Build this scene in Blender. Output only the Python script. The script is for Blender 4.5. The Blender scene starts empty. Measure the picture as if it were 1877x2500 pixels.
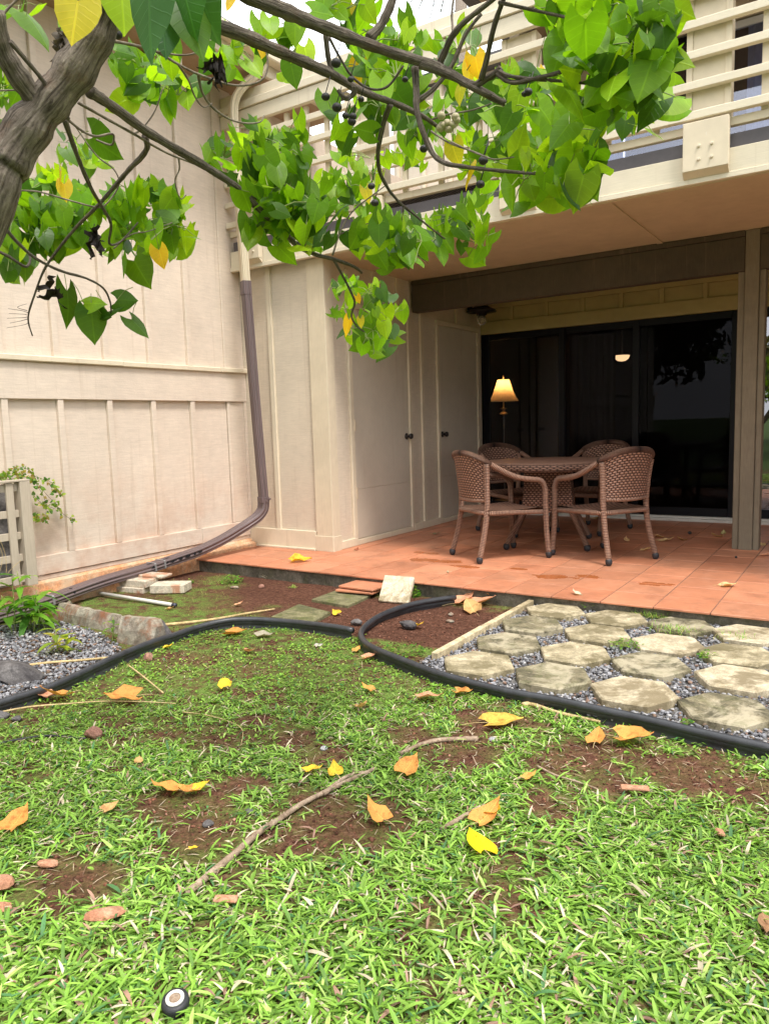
import bpy, math, random
import numpy as np
from mathutils import Vector, Matrix
R = math.radians
rnd = random.Random(7)
rng = np.random.default_rng(11)
S = bpy.context.scene
COL = S.collection

# ------------------------------------------------------------------ camera
F_PX, PITCH, ROLL, YAW = 1815.44, -.1164, -.0301, .5832
CAM = Vector((3.8487, -5.0189, 1.0648))
_f = Vector((-math.sin(YAW)*math.cos(PITCH), math.cos(YAW)*math.cos(PITCH), math.sin(PITCH)))
_r = _f.cross(Vector((0, 0, 1))).normalized(); _u = _r.cross(_f)
RT = _r*math.cos(ROLL)+_u*math.sin(ROLL); UP = -_r*math.sin(ROLL)+_u*math.cos(ROLL)
cam = bpy.data.cameras.new('camera'); camo = bpy.data.objects.new('camera', cam); COL.objects.link(camo)
camo.matrix_world = Matrix.Translation(CAM) @ Matrix((RT, UP, -_f)).transposed().to_4x4()
cam.sensor_fit = 'VERTICAL'; cam.sensor_height = 36.0; cam.lens = 36.0*F_PX/2500
cam.clip_start = .05; cam.clip_end = 1000
S.camera = camo

# ------------------------------------------------------------------ world, sun, exposure
SUN_EL, SUN_AZ = R(62), R(118)      # azimuth measured from +Y clockwise (towards +X)
w = bpy.data.worlds.new('World'); S.world = w; w.use_nodes = True
nt = w.node_tree; nt.nodes.clear()
out = nt.nodes.new('ShaderNodeOutputWorld')
sky = nt.nodes.new('ShaderNodeTexSky'); sky.sky_type = 'NISHITA'; sky.sun_disc = False
sky.sun_elevation = SUN_EL; sky.sun_rotation = SUN_AZ; sky.dust_density = 3.0; sky.air_density = 1.0
bg = nt.nodes.new('ShaderNodeBackground'); bg.inputs[1].default_value = .13
tc = nt.nodes.new('ShaderNodeTexCoord'); nz = nt.nodes.new('ShaderNodeTexNoise'); nz.inputs['Scale'].default_value = 2.3
nz.inputs['Detail'].default_value = 6
rm = nt.nodes.new('ShaderNodeMapRange'); rm.inputs[1].default_value = .30; rm.inputs[2].default_value = .55
rm.inputs[3].default_value = .60; rm.inputs[4].default_value = 1.0
mx = nt.nodes.new('ShaderNodeMixRGB'); mx.inputs[2].default_value = (9.2, 9.3, 9.6, 1)     # thick bright cloud
nt.links.new(tc.outputs['Generated'], nz.inputs['Vector']); nt.links.new(nz.outputs[0], rm.inputs[0])
nt.links.new(rm.outputs[0], mx.inputs[0]); nt.links.new(sky.outputs[0], mx.inputs[1])
nt.links.new(mx.outputs[0], bg.inputs[0]); nt.links.new(bg.outputs[0], out.inputs[0])
sun = bpy.data.lights.new('sun', 'SUN'); sun.energy = 1.7; sun.angle = R(11); sun.color = (1, .95, .88)
suno = bpy.data.objects.new('sun', sun); COL.objects.link(suno)
sd = Vector((math.sin(SUN_AZ)*math.cos(SUN_EL), math.cos(SUN_AZ)*math.cos(SUN_EL), math.sin(SUN_EL)))
suno.rotation_euler = (-sd).to_track_quat('-Z', 'Y').to_euler()
S.view_settings.view_transform = 'Standard'; S.view_settings.look = 'None'
S.view_settings.exposure = 1.18; S.view_settings.gamma = 1
S.cycles.max_bounces = 8; S.cycles.diffuse_bounces = 5; S.cycles.transparent_max_bounces = 12

# ------------------------------------------------------------------ helpers
def ray(px, py): return _f*F_PX + RT*(px-938.5) - UP*(py-1250)
def G(px, py, z=-.10):
    d = ray(px, py); return CAM + d*((z-CAM.z)/d.z)
def atY(px, py, Y):
    d = ray(px, py); return CAM + d*((Y-CAM.y)/d.y)
def atX(px, py, X):
    d = ray(px, py); return CAM + d*((X-CAM.x)/d.x)
def at(px, py, dist): return CAM + ray(px, py).normalized()*dist
def z1(x, y): return x/2.373, y/2.373
def z2(x, y): return 500+x/2.373, y/2.373
def z3(x, y): return 1100+x/2.1377, y/2.1377
def z7(x, y): return x/1.767, 1300+y/1.767
def z8(x, y): return 800+x/1.5423, 1350+y/1.5423

class MB:
    def __init__(s): s.v = []; s.f = []; s.uv = []; s.c = []; s.cc = (1, 1, 1, 1)
    def vert(s, p): s.v.append(tuple(p)); s.c.append(s.cc); return len(s.v)-1
    def face(s, idx, uv=None): s.f.append(tuple(idx)); s.uv.append(uv or [(0, 0)]*len(idx))
    def box(s, a, b, bev=0.0):
        (x0, y0, z0), (x1, y1, z1_) = a, b
        x0, x1 = min(x0, x1), max(x0, x1); y0, y1 = min(y0, y1), max(y0, y1); z0, z1_ = min(z0, z1_), max(z0, z1_)
        s.obox(Matrix.Translation(((x0+x1)/2, (y0+y1)/2, (z0+z1_)/2)), (x1-x0, y1-y0, z1_-z0), bev)
    def obox(s, M, size, bev=0.0):
        hx, hy, hz = [q/2 for q in size]
        if bev <= 0:
            ii = [s.vert(M @ Vector((sx*hx, sy*hy, sz*hz))) for sx in (-1, 1) for sy in (-1, 1) for sz in (-1, 1)]
            for q in ((0, 1, 3, 2), (4, 6, 7, 5), (0, 4, 5, 1), (2, 3, 7, 6), (0, 2, 6, 4), (1, 5, 7, 3)):
                s.face([ii[k] for k in q], [(0, 0), (0, 1), (1, 1), (1, 0)])
            return
        b = min(bev, hx*.9, hy*.9, hz*.9); V = {}
        for sx in (-1, 1):
            for sy in (-1, 1):
                for sz in (-1, 1):
                    V[sx, sy, sz, 0] = s.vert(M @ Vector((sx*hx, sy*(hy-b), sz*(hz-b))))
                    V[sx, sy, sz, 1] = s.vert(M @ Vector((sx*(hx-b), sy*hy, sz*(hz-b))))
                    V[sx, sy, sz, 2] = s.vert(M @ Vector((sx*(hx-b), sy*(hy-b), sz*hz)))
        q4 = ((-1, -1), (1, -1), (1, 1), (-1, 1))
        for d in (-1, 1):
            s.face([V[d, a, c, 0] for a, c in q4[::d]]); s.face([V[a, d, c, 1] for a, c in q4[::-d]]); s.face([V[a, c, d, 2] for a, c in q4[::d]])
        for a in (-1, 1):
            for c in (-1, 1):
                s.face([V[a, c, -1, 0], V[a, c, 1, 0], V[a, c, 1, 1], V[a, c, -1, 1]])
                s.face([V[a, -1, c, 0], V[a, 1, c, 0], V[a, 1, c, 2], V[a, -1, c, 2]])
                s.face([V[-1, a, c, 1], V[1, a, c, 1], V[1, a, c, 2], V[-1, a, c, 2]])
                for e in (-1, 1): s.face([V[a, c, e, 0], V[a, c, e, 1], V[a, c, e, 2]])
    def tube(s, pts, rad, n=8, cap=True, vscale=1.0, wob=0.0, squash=1.0):
        pts = [Vector(p) for p in pts]; m = len(pts)
        rad = [rad]*m if not hasattr(rad, '__len__') else rad
        t0 = (pts[1]-pts[0]).normalized(); nrm = t0.orthogonal().normalized(); rings = []; L = 0; prev = None
        for i, p in enumerate(pts):
            t = (pts[min(i+1, m-1)]-pts[max(i-1, 0)]).normalized()
            nrm = (nrm - t*nrm.dot(t)); nrm = nrm.normalized() if nrm.length > 1e-6 else t.orthogonal().normalized(); b = t.cross(nrm)
            if i: L += (p-pts[i-1]).length
            rg = []
            for k in range(n):
                a = 2*math.pi*k/n; rr = rad[i]*(1+(rnd.random()-.5)*wob)
                rg.append(s.vert(p+(nrm*math.cos(a)+b*math.sin(a)*squash)*rr))
            if prev:
                for k in range(n):
                    k2 = (k+1) % n
                    s.face([prev[0][k], prev[0][k2], rg[k2], rg[k]], [(k/n, prev[1]*vscale), ((k+1)/n, prev[1]*vscale), ((k+1)/n, L*vscale), (k/n, L*vscale)])
            prev = (rg, L); rings.append(rg)
        if cap: s.face(rings[0][::-1]); s.face(rings[-1])
    def lathe(s, c, prof, n=24, axis=None):
        c = Vector(c); q = Vector(axis or (0, 0, 1)).to_track_quat('Z', 'Y'); prev = None
        for j, (r_, z_) in enumerate(prof):
            rg = [s.vert(c+q @ Vector((r_*math.cos(2*math.pi*k/n), r_*math.sin(2*math.pi*k/n), z_))) for k in range(n)]
            if prev:
                for k in range(n):
                    k2 = (k+1) % n; s.face([prev[k], prev[k2], rg[k2], rg[k]], [(k/n, j-1), ((k+1)/n, j-1), ((k+1)/n, j), (k/n, j)])
            prev = rg
            if j == 0: first = rg
        s.face(first[::-1]); s.face(prev)
    def prism(s, poly, z0, z1_, bev=0.0):
        n = len(poly); cx = sum(p[0] for p in poly)/n; cy = sum(p[1] for p in poly)/n
        lv = [(0, z0), (0, z1_-bev), (bev, z1_)] if bev else [(0, z0), (0, z1_)]
        prev = None
        for ins, z in lv:
            rg = []
            for x, y in poly:
                d = math.hypot(x-cx, y-cy); k = (d-ins)/d; rg.append(s.vert((cx+(x-cx)*k, cy+(y-cy)*k, z)))
            if prev:
                for k in range(n): s.face([prev[k], prev[(k+1) % n], rg[(k+1) % n], rg[k]])
            prev = rg
        s.face(prev)
    def grid(s, P, uvs=None):
        """P[i][j] points"""
        idx = [[s.vert(p) for p in row] for row in P]; ni = len(P); nj = len(P[0])
        for i in range(ni-1):
            for j in range(nj-1):
                s.face([idx[i][j], idx[i][j+1], idx[i+1][j+1], idx[i+1][j]],
                       [(j/(nj-1), i/(ni-1)), ((j+1)/(nj-1), i/(ni-1)), ((j+1)/(nj-1), (i+1)/(ni-1)), (j/(nj-1), (i+1)/(ni-1))] if uvs is None else
                       [uvs[i][j], uvs[i][j+1], uvs[i+1][j+1], uvs[i+1][j]])
    def build(s, name, mat, parent=None, smooth=False, **props):
        me = bpy.data.meshes.new(name); me.from_pydata(s.v, [], s.f)
        uvl = me.uv_layers.new(name='UVMap'); uvl.data.foreach_set('uv', [c for f in s.uv for q in f for c in q])
        ca = me.color_attributes.new('tint', 'FLOAT_COLOR', 'POINT'); ca.data.foreach_set('color', [c for q in s.c for c in q])
        if smooth: me.polygons.foreach_set('use_smooth', [True]*len(me.polygons))
        me.materials.append(mat); me.update()
        o = bpy.data.objects.new(name, me); COL.objects.link(o)
        if parent: o.parent = parent; o.matrix_parent_inverse = parent.matrix_world.inverted() if False else Matrix()
        for k, v in props.items(): o[k] = v
        return o
def recalc(o):
    import bmesh
    bm = bmesh.new(); bm.from_mesh(o.data); bmesh.ops.recalc_face_normals(bm, faces=bm.faces); bm.to_mesh(o.data); bm.free(); return o
def empty(name, loc=(0, 0, 0), rz=0, label=None, category=None, group=None):
    o = bpy.data.objects.new(name, None); COL.objects.link(o); o.location = loc; o.rotation_euler = (0, 0, rz)
    o.empty_display_size = .1
    if label: o['label'] = label
    if category: o['category'] = category
    if group: o['group'] = group
    return o
def tag(o, label, category, group=None):
    o['label'] = label; o['category'] = category
    if group: o['group'] = group
    return o

# ------------------------------------------------------------------ materials
def newmat(name):
    m = bpy.data.materials.new(name); m.use_nodes = True; nt = m.node_tree; nt.nodes.clear()
    o = nt.nodes.new('ShaderNodeOutputMaterial'); p = nt.nodes.new('ShaderNodeBsdfPrincipled'); nt.links.new(p.outputs[0], o.inputs[0])
    return m, nt, p, o
class NT:
    def __init__(s, nt): s.nt = nt; s.l = nt.links
    def n(s, t, **kw):
        x = s.nt.nodes.new(t)
        for k, v in kw.items(): setattr(x, k, v)
        return x
    def sset(s, sock, v):
        if isinstance(v, bpy.types.NodeSocket): s.l.new(v, sock)
        else: sock.default_value = v if not (isinstance(v, tuple) and len(v) == 3 and sock.type == 'RGBA') else (*v, 1)
    def coord(s, kind='Object'): return s.n('ShaderNodeTexCoord').outputs[kind]
    def uv(s): return s.n('ShaderNodeTexCoord').outputs['UV']
    def mapping(s, v, scale=(1, 1, 1), rot=(0, 0, 0), loc=(0, 0, 0)):
        m = s.n('ShaderNodeMapping'); s.l.new(v, m.inputs[0]); m.inputs['Scale'].default_value = scale; m.inputs['Rotation'].default_value = rot; m.inputs['Location'].default_value = loc
        return m.outputs[0]
    def noise(s, v, scale=5, detail=4, rough=.55, dist=0):
        t = s.n('ShaderNodeTexNoise'); s.l.new(v, t.inputs['Vector']); t.inputs['Scale'].default_value = scale; t.inputs['Detail'].default_value = detail
        t.inputs['Roughness'].default_value = rough; t.inputs['Distortion'].default_value = dist; return t.outputs[0]
    def vor(s, v, scale=5, feature='F1', out='Distance'):
        t = s.n('ShaderNodeTexVoronoi', feature=feature); s.l.new(v, t.inputs['Vector']); t.inputs['Scale'].default_value = scale; return t.outputs[out]
    def ramp(s, v, stops, interp='LINEAR'):
        t = s.n('ShaderNodeValToRGB'); s.l.new(v, t.inputs[0]); e = t.color_ramp.elements; t.color_ramp.interpolation = interp
        while len(e) < len(stops): e.new(.5)
        for k, (p, c) in enumerate(stops):
            e[k].position = p; e[k].color = (*c, 1) if isinstance(c, tuple) else (c, c, c, 1)
        return t.outputs[0]
    def rng(s, v, a, b, c=0, d=1):
        t = s.n('ShaderNodeMapRange'); s.l.new(v, t.inputs[0]); 
        for k, x in enumerate((a, b, c, d)): t.inputs[k+1].default_value = x
        return t.outputs[0]
    def mix(s, f, a, b, mode='MIX'):
        t = s.n('ShaderNodeMixRGB', blend_type=mode); s.sset(t.inputs[0], f); s.sset(t.inputs[1], a); s.sset(t.inputs[2], b); return t.outputs[0]
    def math(s, op, a, b=0.0, c=None):
        t = s.n('ShaderNodeMath', operation=op); s.sset(t.inputs[0], a); s.sset(t.inputs[1], b)
        if c is not None: s.sset(t.inputs[2], c)
        return t.outputs[0]
    def bump(s, h, strength=.5, dist=.01, normal=None):
        t = s.n('ShaderNodeBump'); s.l.new(h, t.inputs['Height']); t.inputs['Strength'].default_value = strength; t.inputs['Distance'].default_value = dist
        if normal: s.l.new(normal, t.inputs['Normal'])
        return t.outputs[0]
    def sep(s, v): t = s.n('ShaderNodeSeparateXYZ'); s.l.new(v, t.inputs[0]); return t.outputs
    def attr(s, name='tint'): t = s.n('ShaderNodeAttribute', attribute_name=name); return t.outputs['Color']

def paint(name, col, var=.06, rough=.75, grain='h', dirt=.0, gs=.35, rust=0.0):
    """rough sawn painted wood: fine grain bump"""
    m, nt, p, o = newmat(name); N = NT(nt); c = N.coord()
    sc = {'h': (9, 9, 95), 'v': (240, 240, 10), 'l': (6, 6, 6), 'y': (200, 6, 200), 'x': (6, 200, 200)}[grain]
    g = N.noise(N.mapping(c, sc), 1.0, 5, .65); f = N.noise(c, 90, 3, .6); b = N.noise(c, 1.7, 5, .6); sp = N.noise(c, 11, 4, .6)
    k = N.mix(1, N.rng(b, .25, .75, 1-var*1.6, 1+var*1.2), N.rng(sp, .3, .7, 1-var*.7, 1+var*.5), 'MULTIPLY')
    k = N.mix(1, k, N.rng(g, .3, .7, 1-var*1.6, 1+var*.8), 'MULTIPLY')
    cc = N.mix(1, (*col, 1), k, 'MULTIPLY')
    if dirt:
        z = N.sep(c)[2]; d = N.math('MULTIPLY', N.rng(z, .0, .9, 1, 0), N.rng(N.noise(c, 3.5, 6, .7), .42, .62, 0, dirt))
        cc = N.mix(d, cc, (.40, .17, .08, 1))
    stk = N.rng(N.noise(N.mapping(c, (24, 24, .9)), 1, 3, .6), .60, .78, 0, .30); cc = N.mix(stk, cc, (.36, .26, .17, 1))
    # nail heads, old drips: small pale flecks
    fl = N.rng(N.vor(N.mapping(c, (1, 1, .35)), 7), .035, .02, 0, .35)
    cc = N.mix(fl, cc, (.70, .66, .58, 1))
    N.l.new(cc, p.inputs['Base Color']); p.inputs['Roughness'].default_value = rough; p.inputs['Specular IOR Level'].default_value = .3
    h = N.mix(.4, g, f); N.l.new(N.bump(h, gs, .004), p.inputs['Normal'])
    return m
M = {}
M['wall_pink'] = paint('wall_pink', (.66, .56, .46), .06, dirt=.45, gs=.6)
M['cream'] = paint('cream', (.63, .55, .435), .06, dirt=.15, gs=.5)
M['cream_trim'] = paint('cream_trim', (.66, .575, .43), .05, grain='l', gs=.2)
M['cream_v'] = paint('cream_v', (.64, .555, .41), .06, grain='v')
M['fascia'] = paint('fascia', (.68, .61, .47), .05, grain='x')
M['door'] = paint('door', (.56, .50, .405), .03, rough=.6, grain='l', gs=.08)
M['soffit'] = paint('soffit', (.55, .455, .31), .05, grain='l', gs=.12)
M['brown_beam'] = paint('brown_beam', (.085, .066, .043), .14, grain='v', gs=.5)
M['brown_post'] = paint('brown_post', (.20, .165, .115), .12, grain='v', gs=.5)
M['olive'] = paint('olive', (.42, .35, .155), .05, grain='l', gs=.15)
M['eave'] = paint('eave', (.40, .29, .19), .06, grain='l', gs=.15)
M['trellis'] = paint('trellis', (.47, .40, .31), .08, grain='v')
M['white_sill'] = paint('white_sill', (.62, .60, .54), .06, grain='l', gs=.1)

def simple(name, col, rough=.5, metal=0, bumpv=0, bs=60, var=0, vs=8, spec=.5):
    m, nt, p, o = newmat(name); N = NT(nt); c = N.coord()
    if var:
        N.l.new(N.mix(1, (*col, 1), N.rng(N.noise(c, vs, 5, .65), .25, .75, 1-var, 1+var), 'MULTIPLY'), p.inputs['Base Color'])
    else: p.inputs['Base Color'].default_value = (*col, 1)
    p.inputs['Roughness'].default_value = rough; p.inputs['Metallic'].default_value = metal; p.inputs['Specular IOR Level'].default_value = spec
    if bumpv: N.l.new(N.bump(N.noise(c, bs, 4), bumpv, .004), p.inputs['Normal'])
    return m
M['slab_edge'] = simple('slab_edge', (.085, .075, .08), .6, bumpv=.2, var=.2)
M['hinge'] = simple('hinge', (.55, .46, .33), .5)
M['knob'] = simple('knob', (.035, .03, .028), .3, .7)
M['frame'] = simple('frame', (.004, .004, .006), .4, spec=.2)
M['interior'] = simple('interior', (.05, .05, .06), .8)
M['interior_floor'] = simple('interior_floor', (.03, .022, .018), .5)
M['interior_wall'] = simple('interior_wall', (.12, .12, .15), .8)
M['white_frame'] = simple('white_frame', (.70, .72, .76), .4)
M['curtain'] = simple('curtain', (.62, .66, .78), .8, bumpv=.3, bs=20)
M['blind'] = simple('blind', (.20, .17, .14), .7)
M['black_metal'] = simple('black_metal', (.02, .02, .022), .45, .4)
M['brass'] = simple('brass', (.72, .48, .20), .45, .3)
M['steel'] = simple('steel', (.85, .86, .88), .5, .1)
M['black_rubber'] = simple('black_rubber', (.022, .023, .027), .55, bumpv=.35, bs=120, var=.3)
M['edging'] = simple('edging', (.035, .037, .042), .42, bumpv=.3, bs=40, var=.45, vs=14)
M['pvc'] = simple('pvc', (.62, .60, .55), .4, var=.15)
M['pvc_dark'] = simple('pvc_dark', (.03, .035, .06), .4)
M['plastic_white'] = simple('plastic_white', (.72, .70, .64), .5, bumpv=.1)
M['roof'] = simple('roof', (.09, .085, .085), .8, bumpv=.5, bs=30)

def glassmat(name, refl=.5, tint=(.35, .38, .45), base=.0):
    m, nt, p, o = newmat(name); nt.nodes.remove(p); N = NT(nt)
    tr = N.n('ShaderNodeBsdfTransparent'); tr.inputs[0].default_value = (*tint, 1)
    gl = N.n('ShaderNodeBsdfGlossy'); gl.inputs['Roughness'].default_value = .0; gl.inputs[0].default_value = (refl, refl, refl*1.05, 1)
    fr = N.n('ShaderNodeFresnel'); fr.inputs[0].default_value = 1.5
    mxs = N.n('ShaderNodeMixShader'); N.l.new(N.math('ADD', fr.outputs[0], base), mxs.inputs[0]); N.l.new(tr.outputs[0], mxs.inputs[1]); N.l.new(gl.outputs[0], mxs.inputs[2]); N.l.new(mxs.outputs[0], o.inputs[0])
    return m
M['glass'] = glassmat('glass', .10, (.50, .50, .54), .0); M['glass_left'] = glassmat('glass_left', .42, (.75, .75, .78), .02)
M['glass_bright'] = glassmat('glass_bright', .9, (.25, .27, .3), .18)
M['glass_up'] = glassmat('glass_up', .9, (.72, .76, .86), .08)

def emis(name, col, st):
    m, nt, p, o = newmat(name); p.inputs['Base Color'].default_value = (*col, 1)
    p.inputs['Emission Color'].default_value = (*col, 1); p.inputs['Emission Strength'].default_value = st; return m
M['pend'] = emis('pend', (1, .62, .28), 2.2)
M['spot'] = emis('spot', (1, .75, .5), 3)
# pleated lamp shade lit by the bulb inside it
m, nt, p, o = newmat('lamp_shade'); N = NT(nt); c = N.uv(); v = N.sep(c)[0]
pl = N.math('SINE', N.math('MULTIPLY', v, 2*math.pi*30)); rib = N.math('SINE', N.math('MULTIPLY', v, 2*math.pi*6))
p.inputs['Base Color'].default_value = (.75, .62, .42, 1); N.l.new(N.bump(pl, .5, .004), p.inputs['Normal']); p.inputs['Roughness'].default_value = .8
tl = N.n('ShaderNodeBsdfTranslucent'); tl.inputs[0].default_value = (.9, .62, .3, 1)
ms = N.n('ShaderNodeMixShader'); ms.inputs[0].default_value = .5; N.l.new(p.outputs[0], ms.inputs[1]); N.l.new(tl.outputs[0], ms.inputs[2]); N.l.new(ms.outputs[0], o.inputs[0])
M['lamp_shade'] = m

# terracotta tile floor
m, nt, p, o = newmat('terracotta'); N = NT(nt); c = N.coord()
t = N.attr('tint'); b = N.noise(c, 2.2, 5, .6); f = N.noise(N.mapping(c, (12, 60, 12)), 1, 4, .6); sp = N.noise(c, 160, 2, .5)
cc = N.mix(1, (.54, .22, .118, 1), N.rng(b, .3, .7, .82, 1.12), 'MULTIPLY'); cc = N.mix(1, cc, N.rng(f, .3, .7, .86, 1.1), 'MULTIPLY'); cc = N.mix(1, cc, t, 'MULTIPLY')
cc = N.mix(N.rng(sp, .62, .75, 0, .35), cc, (.66, .42, .30, 1)); cc = N.mix(N.rng(N.noise(c, 3.2, 7, .75, .5), .50, .66, 0, .5), cc, (.24, .10, .055, 1)); cc = N.mix(N.rng(N.noise(N.mapping(c, (1, 1, 1), (0, 0, 0), (5, 3, 0)), 14, 6, .8), .60, .70, 0, .55), cc, (.20, .09, .05, 1)); cc = N.mix(N.rng(N.noise(c, 6, 6, .7), .5, .75, 0, .35), cc, (.66, .36, .24, 1))
y = N.sep(c)[1]; x = N.sep(c)[0]
wn = N.noise(c, 5.5, 5, .65)
wm = None
for wx, wy, rx, ry in ((1.02, -.02, .26, .085), (1.30, -.14, .17, .05), (2.05, -.22, .20, .085), (2.28, -.12, .11, .07), (2.72, -.16, .13, .06), (1.72, -.06, .10, .035), (.75, .25, .15, .05)):
    dx = N.math('DIVIDE', N.math('SUBTRACT', x, wx), rx); dy = N.math('DIVIDE', N.math('SUBTRACT', y, wy), ry)
    dd = N.math('ADD', N.math('SQRT', N.math('ADD', N.math('MULTIPLY', dx, dx), N.math('MULTIPLY', dy, dy))), N.math('MULTIPLY', N.math('SUBTRACT', wn, .5), 3.2))
    w1 = N.rng(dd, .80, .74, 0, 1); wm = w1 if wm is None else N.math('MAXIMUM', wm, w1)
cc = N.mix(N.math('MULTIPLY', wm, .8), cc, (.40, .115, .03, 1))
N.l.new(cc, p.inputs['Base Color']); N.l.new(N.mix(wm, (.48, .48, .48, 1), (.08, .08, .08, 1)), p.inputs['Roughness'])
N.l.new(N.bump(N.mix(.5, f, sp), .18, .003), p.inputs['Normal']); M['terracotta'] = m
M['grout'] = simple('grout', (.20, .11, .07), .9, var=.35, vs=9)

def stone(name, c1, c2, c3=None, s=9, moss=0, rough=.9, b=.6):
    m, nt, p, o = newmat(name); N = NT(nt); c = N.coord()
    a = N.noise(c, s, 6, .68, .6); cc = N.ramp(a, [(.36, c1), (.62, c2)]); f = N.noise(c, 140, 3, .6)
    cc = N.mix(1, cc, N.rng(f, .3, .7, .78, 1.18), 'MULTIPLY')
    cc = N.mix(1, cc, N.rng(N.noise(c, 34, 5, .75), .32, .68, .68, 1.30), 'MULTIPLY')
    if c3: cc = N.mix(N.rng(N.noise(c, s*.45, 5, .7, .4), .50, .60, 0, .85), cc, (*c3, 1))
    if moss: cc = N.mix(N.rng(N.noise(c, s*1.4, 6, .7), .5, .62, 0, moss), cc, (.085, .10, .025, 1))
    t = N.attr('tint'); cc = N.mix(1, cc, t, 'MULTIPLY')
    N.l.new(cc, p.inputs['Base Color']); p.inputs['Roughness'].default_value = rough; p.inputs['Specular IOR Level'].default_value = .25
    N.l.new(N.bump(N.mix(.5, N.noise(c, s*5, 5, .7), f), b, .008), p.inputs['Normal']); return m
M['concrete_edge'] = stone('concrete_edge', (.085, .078, .058), (.22, .195, .155), None, 6, .35)
M['paver_pale'] = stone('paver_pale', (.40, .335, .22), (.54, .47, .335), (.19, .15, .085), 8)
M['paver_mid'] = stone('paver_mid', (.21, .175, .10), (.50, .43, .29), (.15, .125, .065), 8)
M['paver_dark'] = stone('paver_dark', (.075, .068, .042), (.25, .215, .135), (.42, .37, .26), 11, .3)
M['paver_moss'] = stone('paver_moss', (.10, .10, .05), (.24, .22, .12), None, 8, .6)
M['brick'] = stone('brick', (.50, .44, .35), (.60, .54, .42), (.44, .20, .11), 12)
M['curb'] = stone('curb', (.16, .13, .10), (.38, .35, .28), (.25, .10, .05), 9, .15)
M['rock'] = stone('rock', (.055, .05, .052), (.16, .15, .145), None, 7)
M['red_rock'] = stone('red_rock', (.22, .10, .07), (.36, .20, .15), None, 12)
M['gravel'] = stone('gravel', (.26, .255, .26), (.46, .455, .46), None, 14)
M['footing'] = stone('footing', (.60, .27, .12), (.62, .42, .26), (.55, .46, .33), 5)
M['leaning'] = stone('leaning', (.55, .46, .32), (.68, .60, .45), (.30, .24, .14), 14, .15)
M['wood_strip'] = stone('wood_strip', (.46, .37, .22), (.62, .52, .34), (.26, .21, .12), 10)
M['stick'] = stone('stick', (.22, .15, .10), (.38, .29, .21), None, 22)
M['stalk'] = stone('stalk', (.45, .33, .15), (.60, .46, .24), None, 22)
M['chip'] = stone('chip', (.36, .16, .09), (.50, .27, .17), None, 22)
M['grey_wood'] = stone('grey_wood', (.13, .12, .115), (.26, .24, .23), None, 10)

# soil / lawn ground
m, nt, p, o = newmat('ground'); N = NT(nt); c = N.coord(); xyz = N.sep(c)
g1 = N.noise(c, 46, 6, .75); g2 = N.vor(c, 95); b = N.noise(c, 2.6, 5, .6)
soil = N.ramp(g1, [(.30, (.035, .016, .010)), (.52, (.115, .050, .031)), (.74, (.23, .118, .080))])
soil = N.mix(1, soil, N.rng(b, .3, .7, .8, 1.2), 'MULTIPLY')
moss = N.ramp(N.noise(c, 70, 4, .7), [(.3, (.050, .085, .016)), (.7, (.21, .31, .065))])
t = N.attr('tint'); mk = N.sep(t)
f = N.math('MULTIPLY', mk[1], N.rng(N.noise(c, 9, 6, .75), .40, .56, 0, 1))
cc = N.mix(f, soil, moss)
cc = N.mix(mk[2], cc, N.mix(N.noise(c, .25, 4), (.05, .09, .02, 1), (.09, .14, .03, 1)))   # far lawn
N.l.new(cc, p.inputs['Base Color']); p.inputs['Roughness'].default_value = .95; p.inputs['Specular IOR Level'].default_value = .15
N.l.new(N.bump(N.mix(.5, g1, g2), .9, .02), p.inputs['Normal']); M['ground'] = m
# vegetation with per-leaf tint
def leafmat(name, trans=.35, rough=.45, veins=True, vcol=(.30, .42, .10), spec=.5):
    m, nt, p, o = newmat(name); N = NT(nt); t = N.attr('tint'); c = N.coord()
    cc = N.mix(1, t, N.rng(N.noise(c, 24, 3), .3, .7, .88, 1.12), 'MULTIPLY')
    if veins:
        uv = N.sep(N.uv()); a = N.math('ABSOLUTE', N.math('SUBTRACT', uv[0], .5)); mid = N.rng(a, .012, .03, 1, 0)
        lat = N.math('FRACT', N.math('MULTIPLY', N.math('SUBTRACT', uv[1], N.math('MULTIPLY', a, .55)), 7.0))
        lv = N.math('MULTIPLY', N.rng(N.math('ABSOLUTE', N.math('SUBTRACT', lat, .5)), .03, .07, 1, 0), .45)
        vn = N.math('MAXIMUM', mid, lv); cc = N.mix(N.math('MULTIPLY', vn, .45), cc, N.mix(1, cc, (1.7, 1.6, 1.6, 1), 'MULTIPLY'))
        N.l.new(N.bump(vn, .35, .003), p.inputs['Normal'])
    N.l.new(cc, p.inputs['Base Color']); p.inputs['Roughness'].default_value = rough; p.inputs['Specular IOR Level'].default_value = spec
    tl = N.n('ShaderNodeBsdfTranslucent'); N.l.new(N.mix(1, cc, (1.35, 1.25, .55, 1), 'MULTIPLY'), tl.inputs[0])
    ms = N.n('ShaderNodeMixShader'); ms.inputs[0].default_value = trans; N.l.new(p.outputs[0], ms.inputs[1]); N.l.new(tl.outputs[0], ms.inputs[2]); N.l.new(ms.outputs[0], o.inputs[0])
    return m
M['leaf'] = leafmat('leaf', .60, .42)
M['grass'] = leafmat('grass', .3, .5, veins=False, spec=.35)
M['weed'] = leafmat('weed', .3, .5, veins=False, spec=.3)
M['dead_leaf'] = leafmat('dead_leaf', .15, .65, spec=.3)
_n = M['dead_leaf'].node_tree; _N = NT(_n); _p = [q for q in _n.nodes if q.type == 'BSDF_PRINCIPLED'][0]; _src = _p.inputs['Base Color'].links[0].from_socket; _c = _N.coord()
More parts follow.
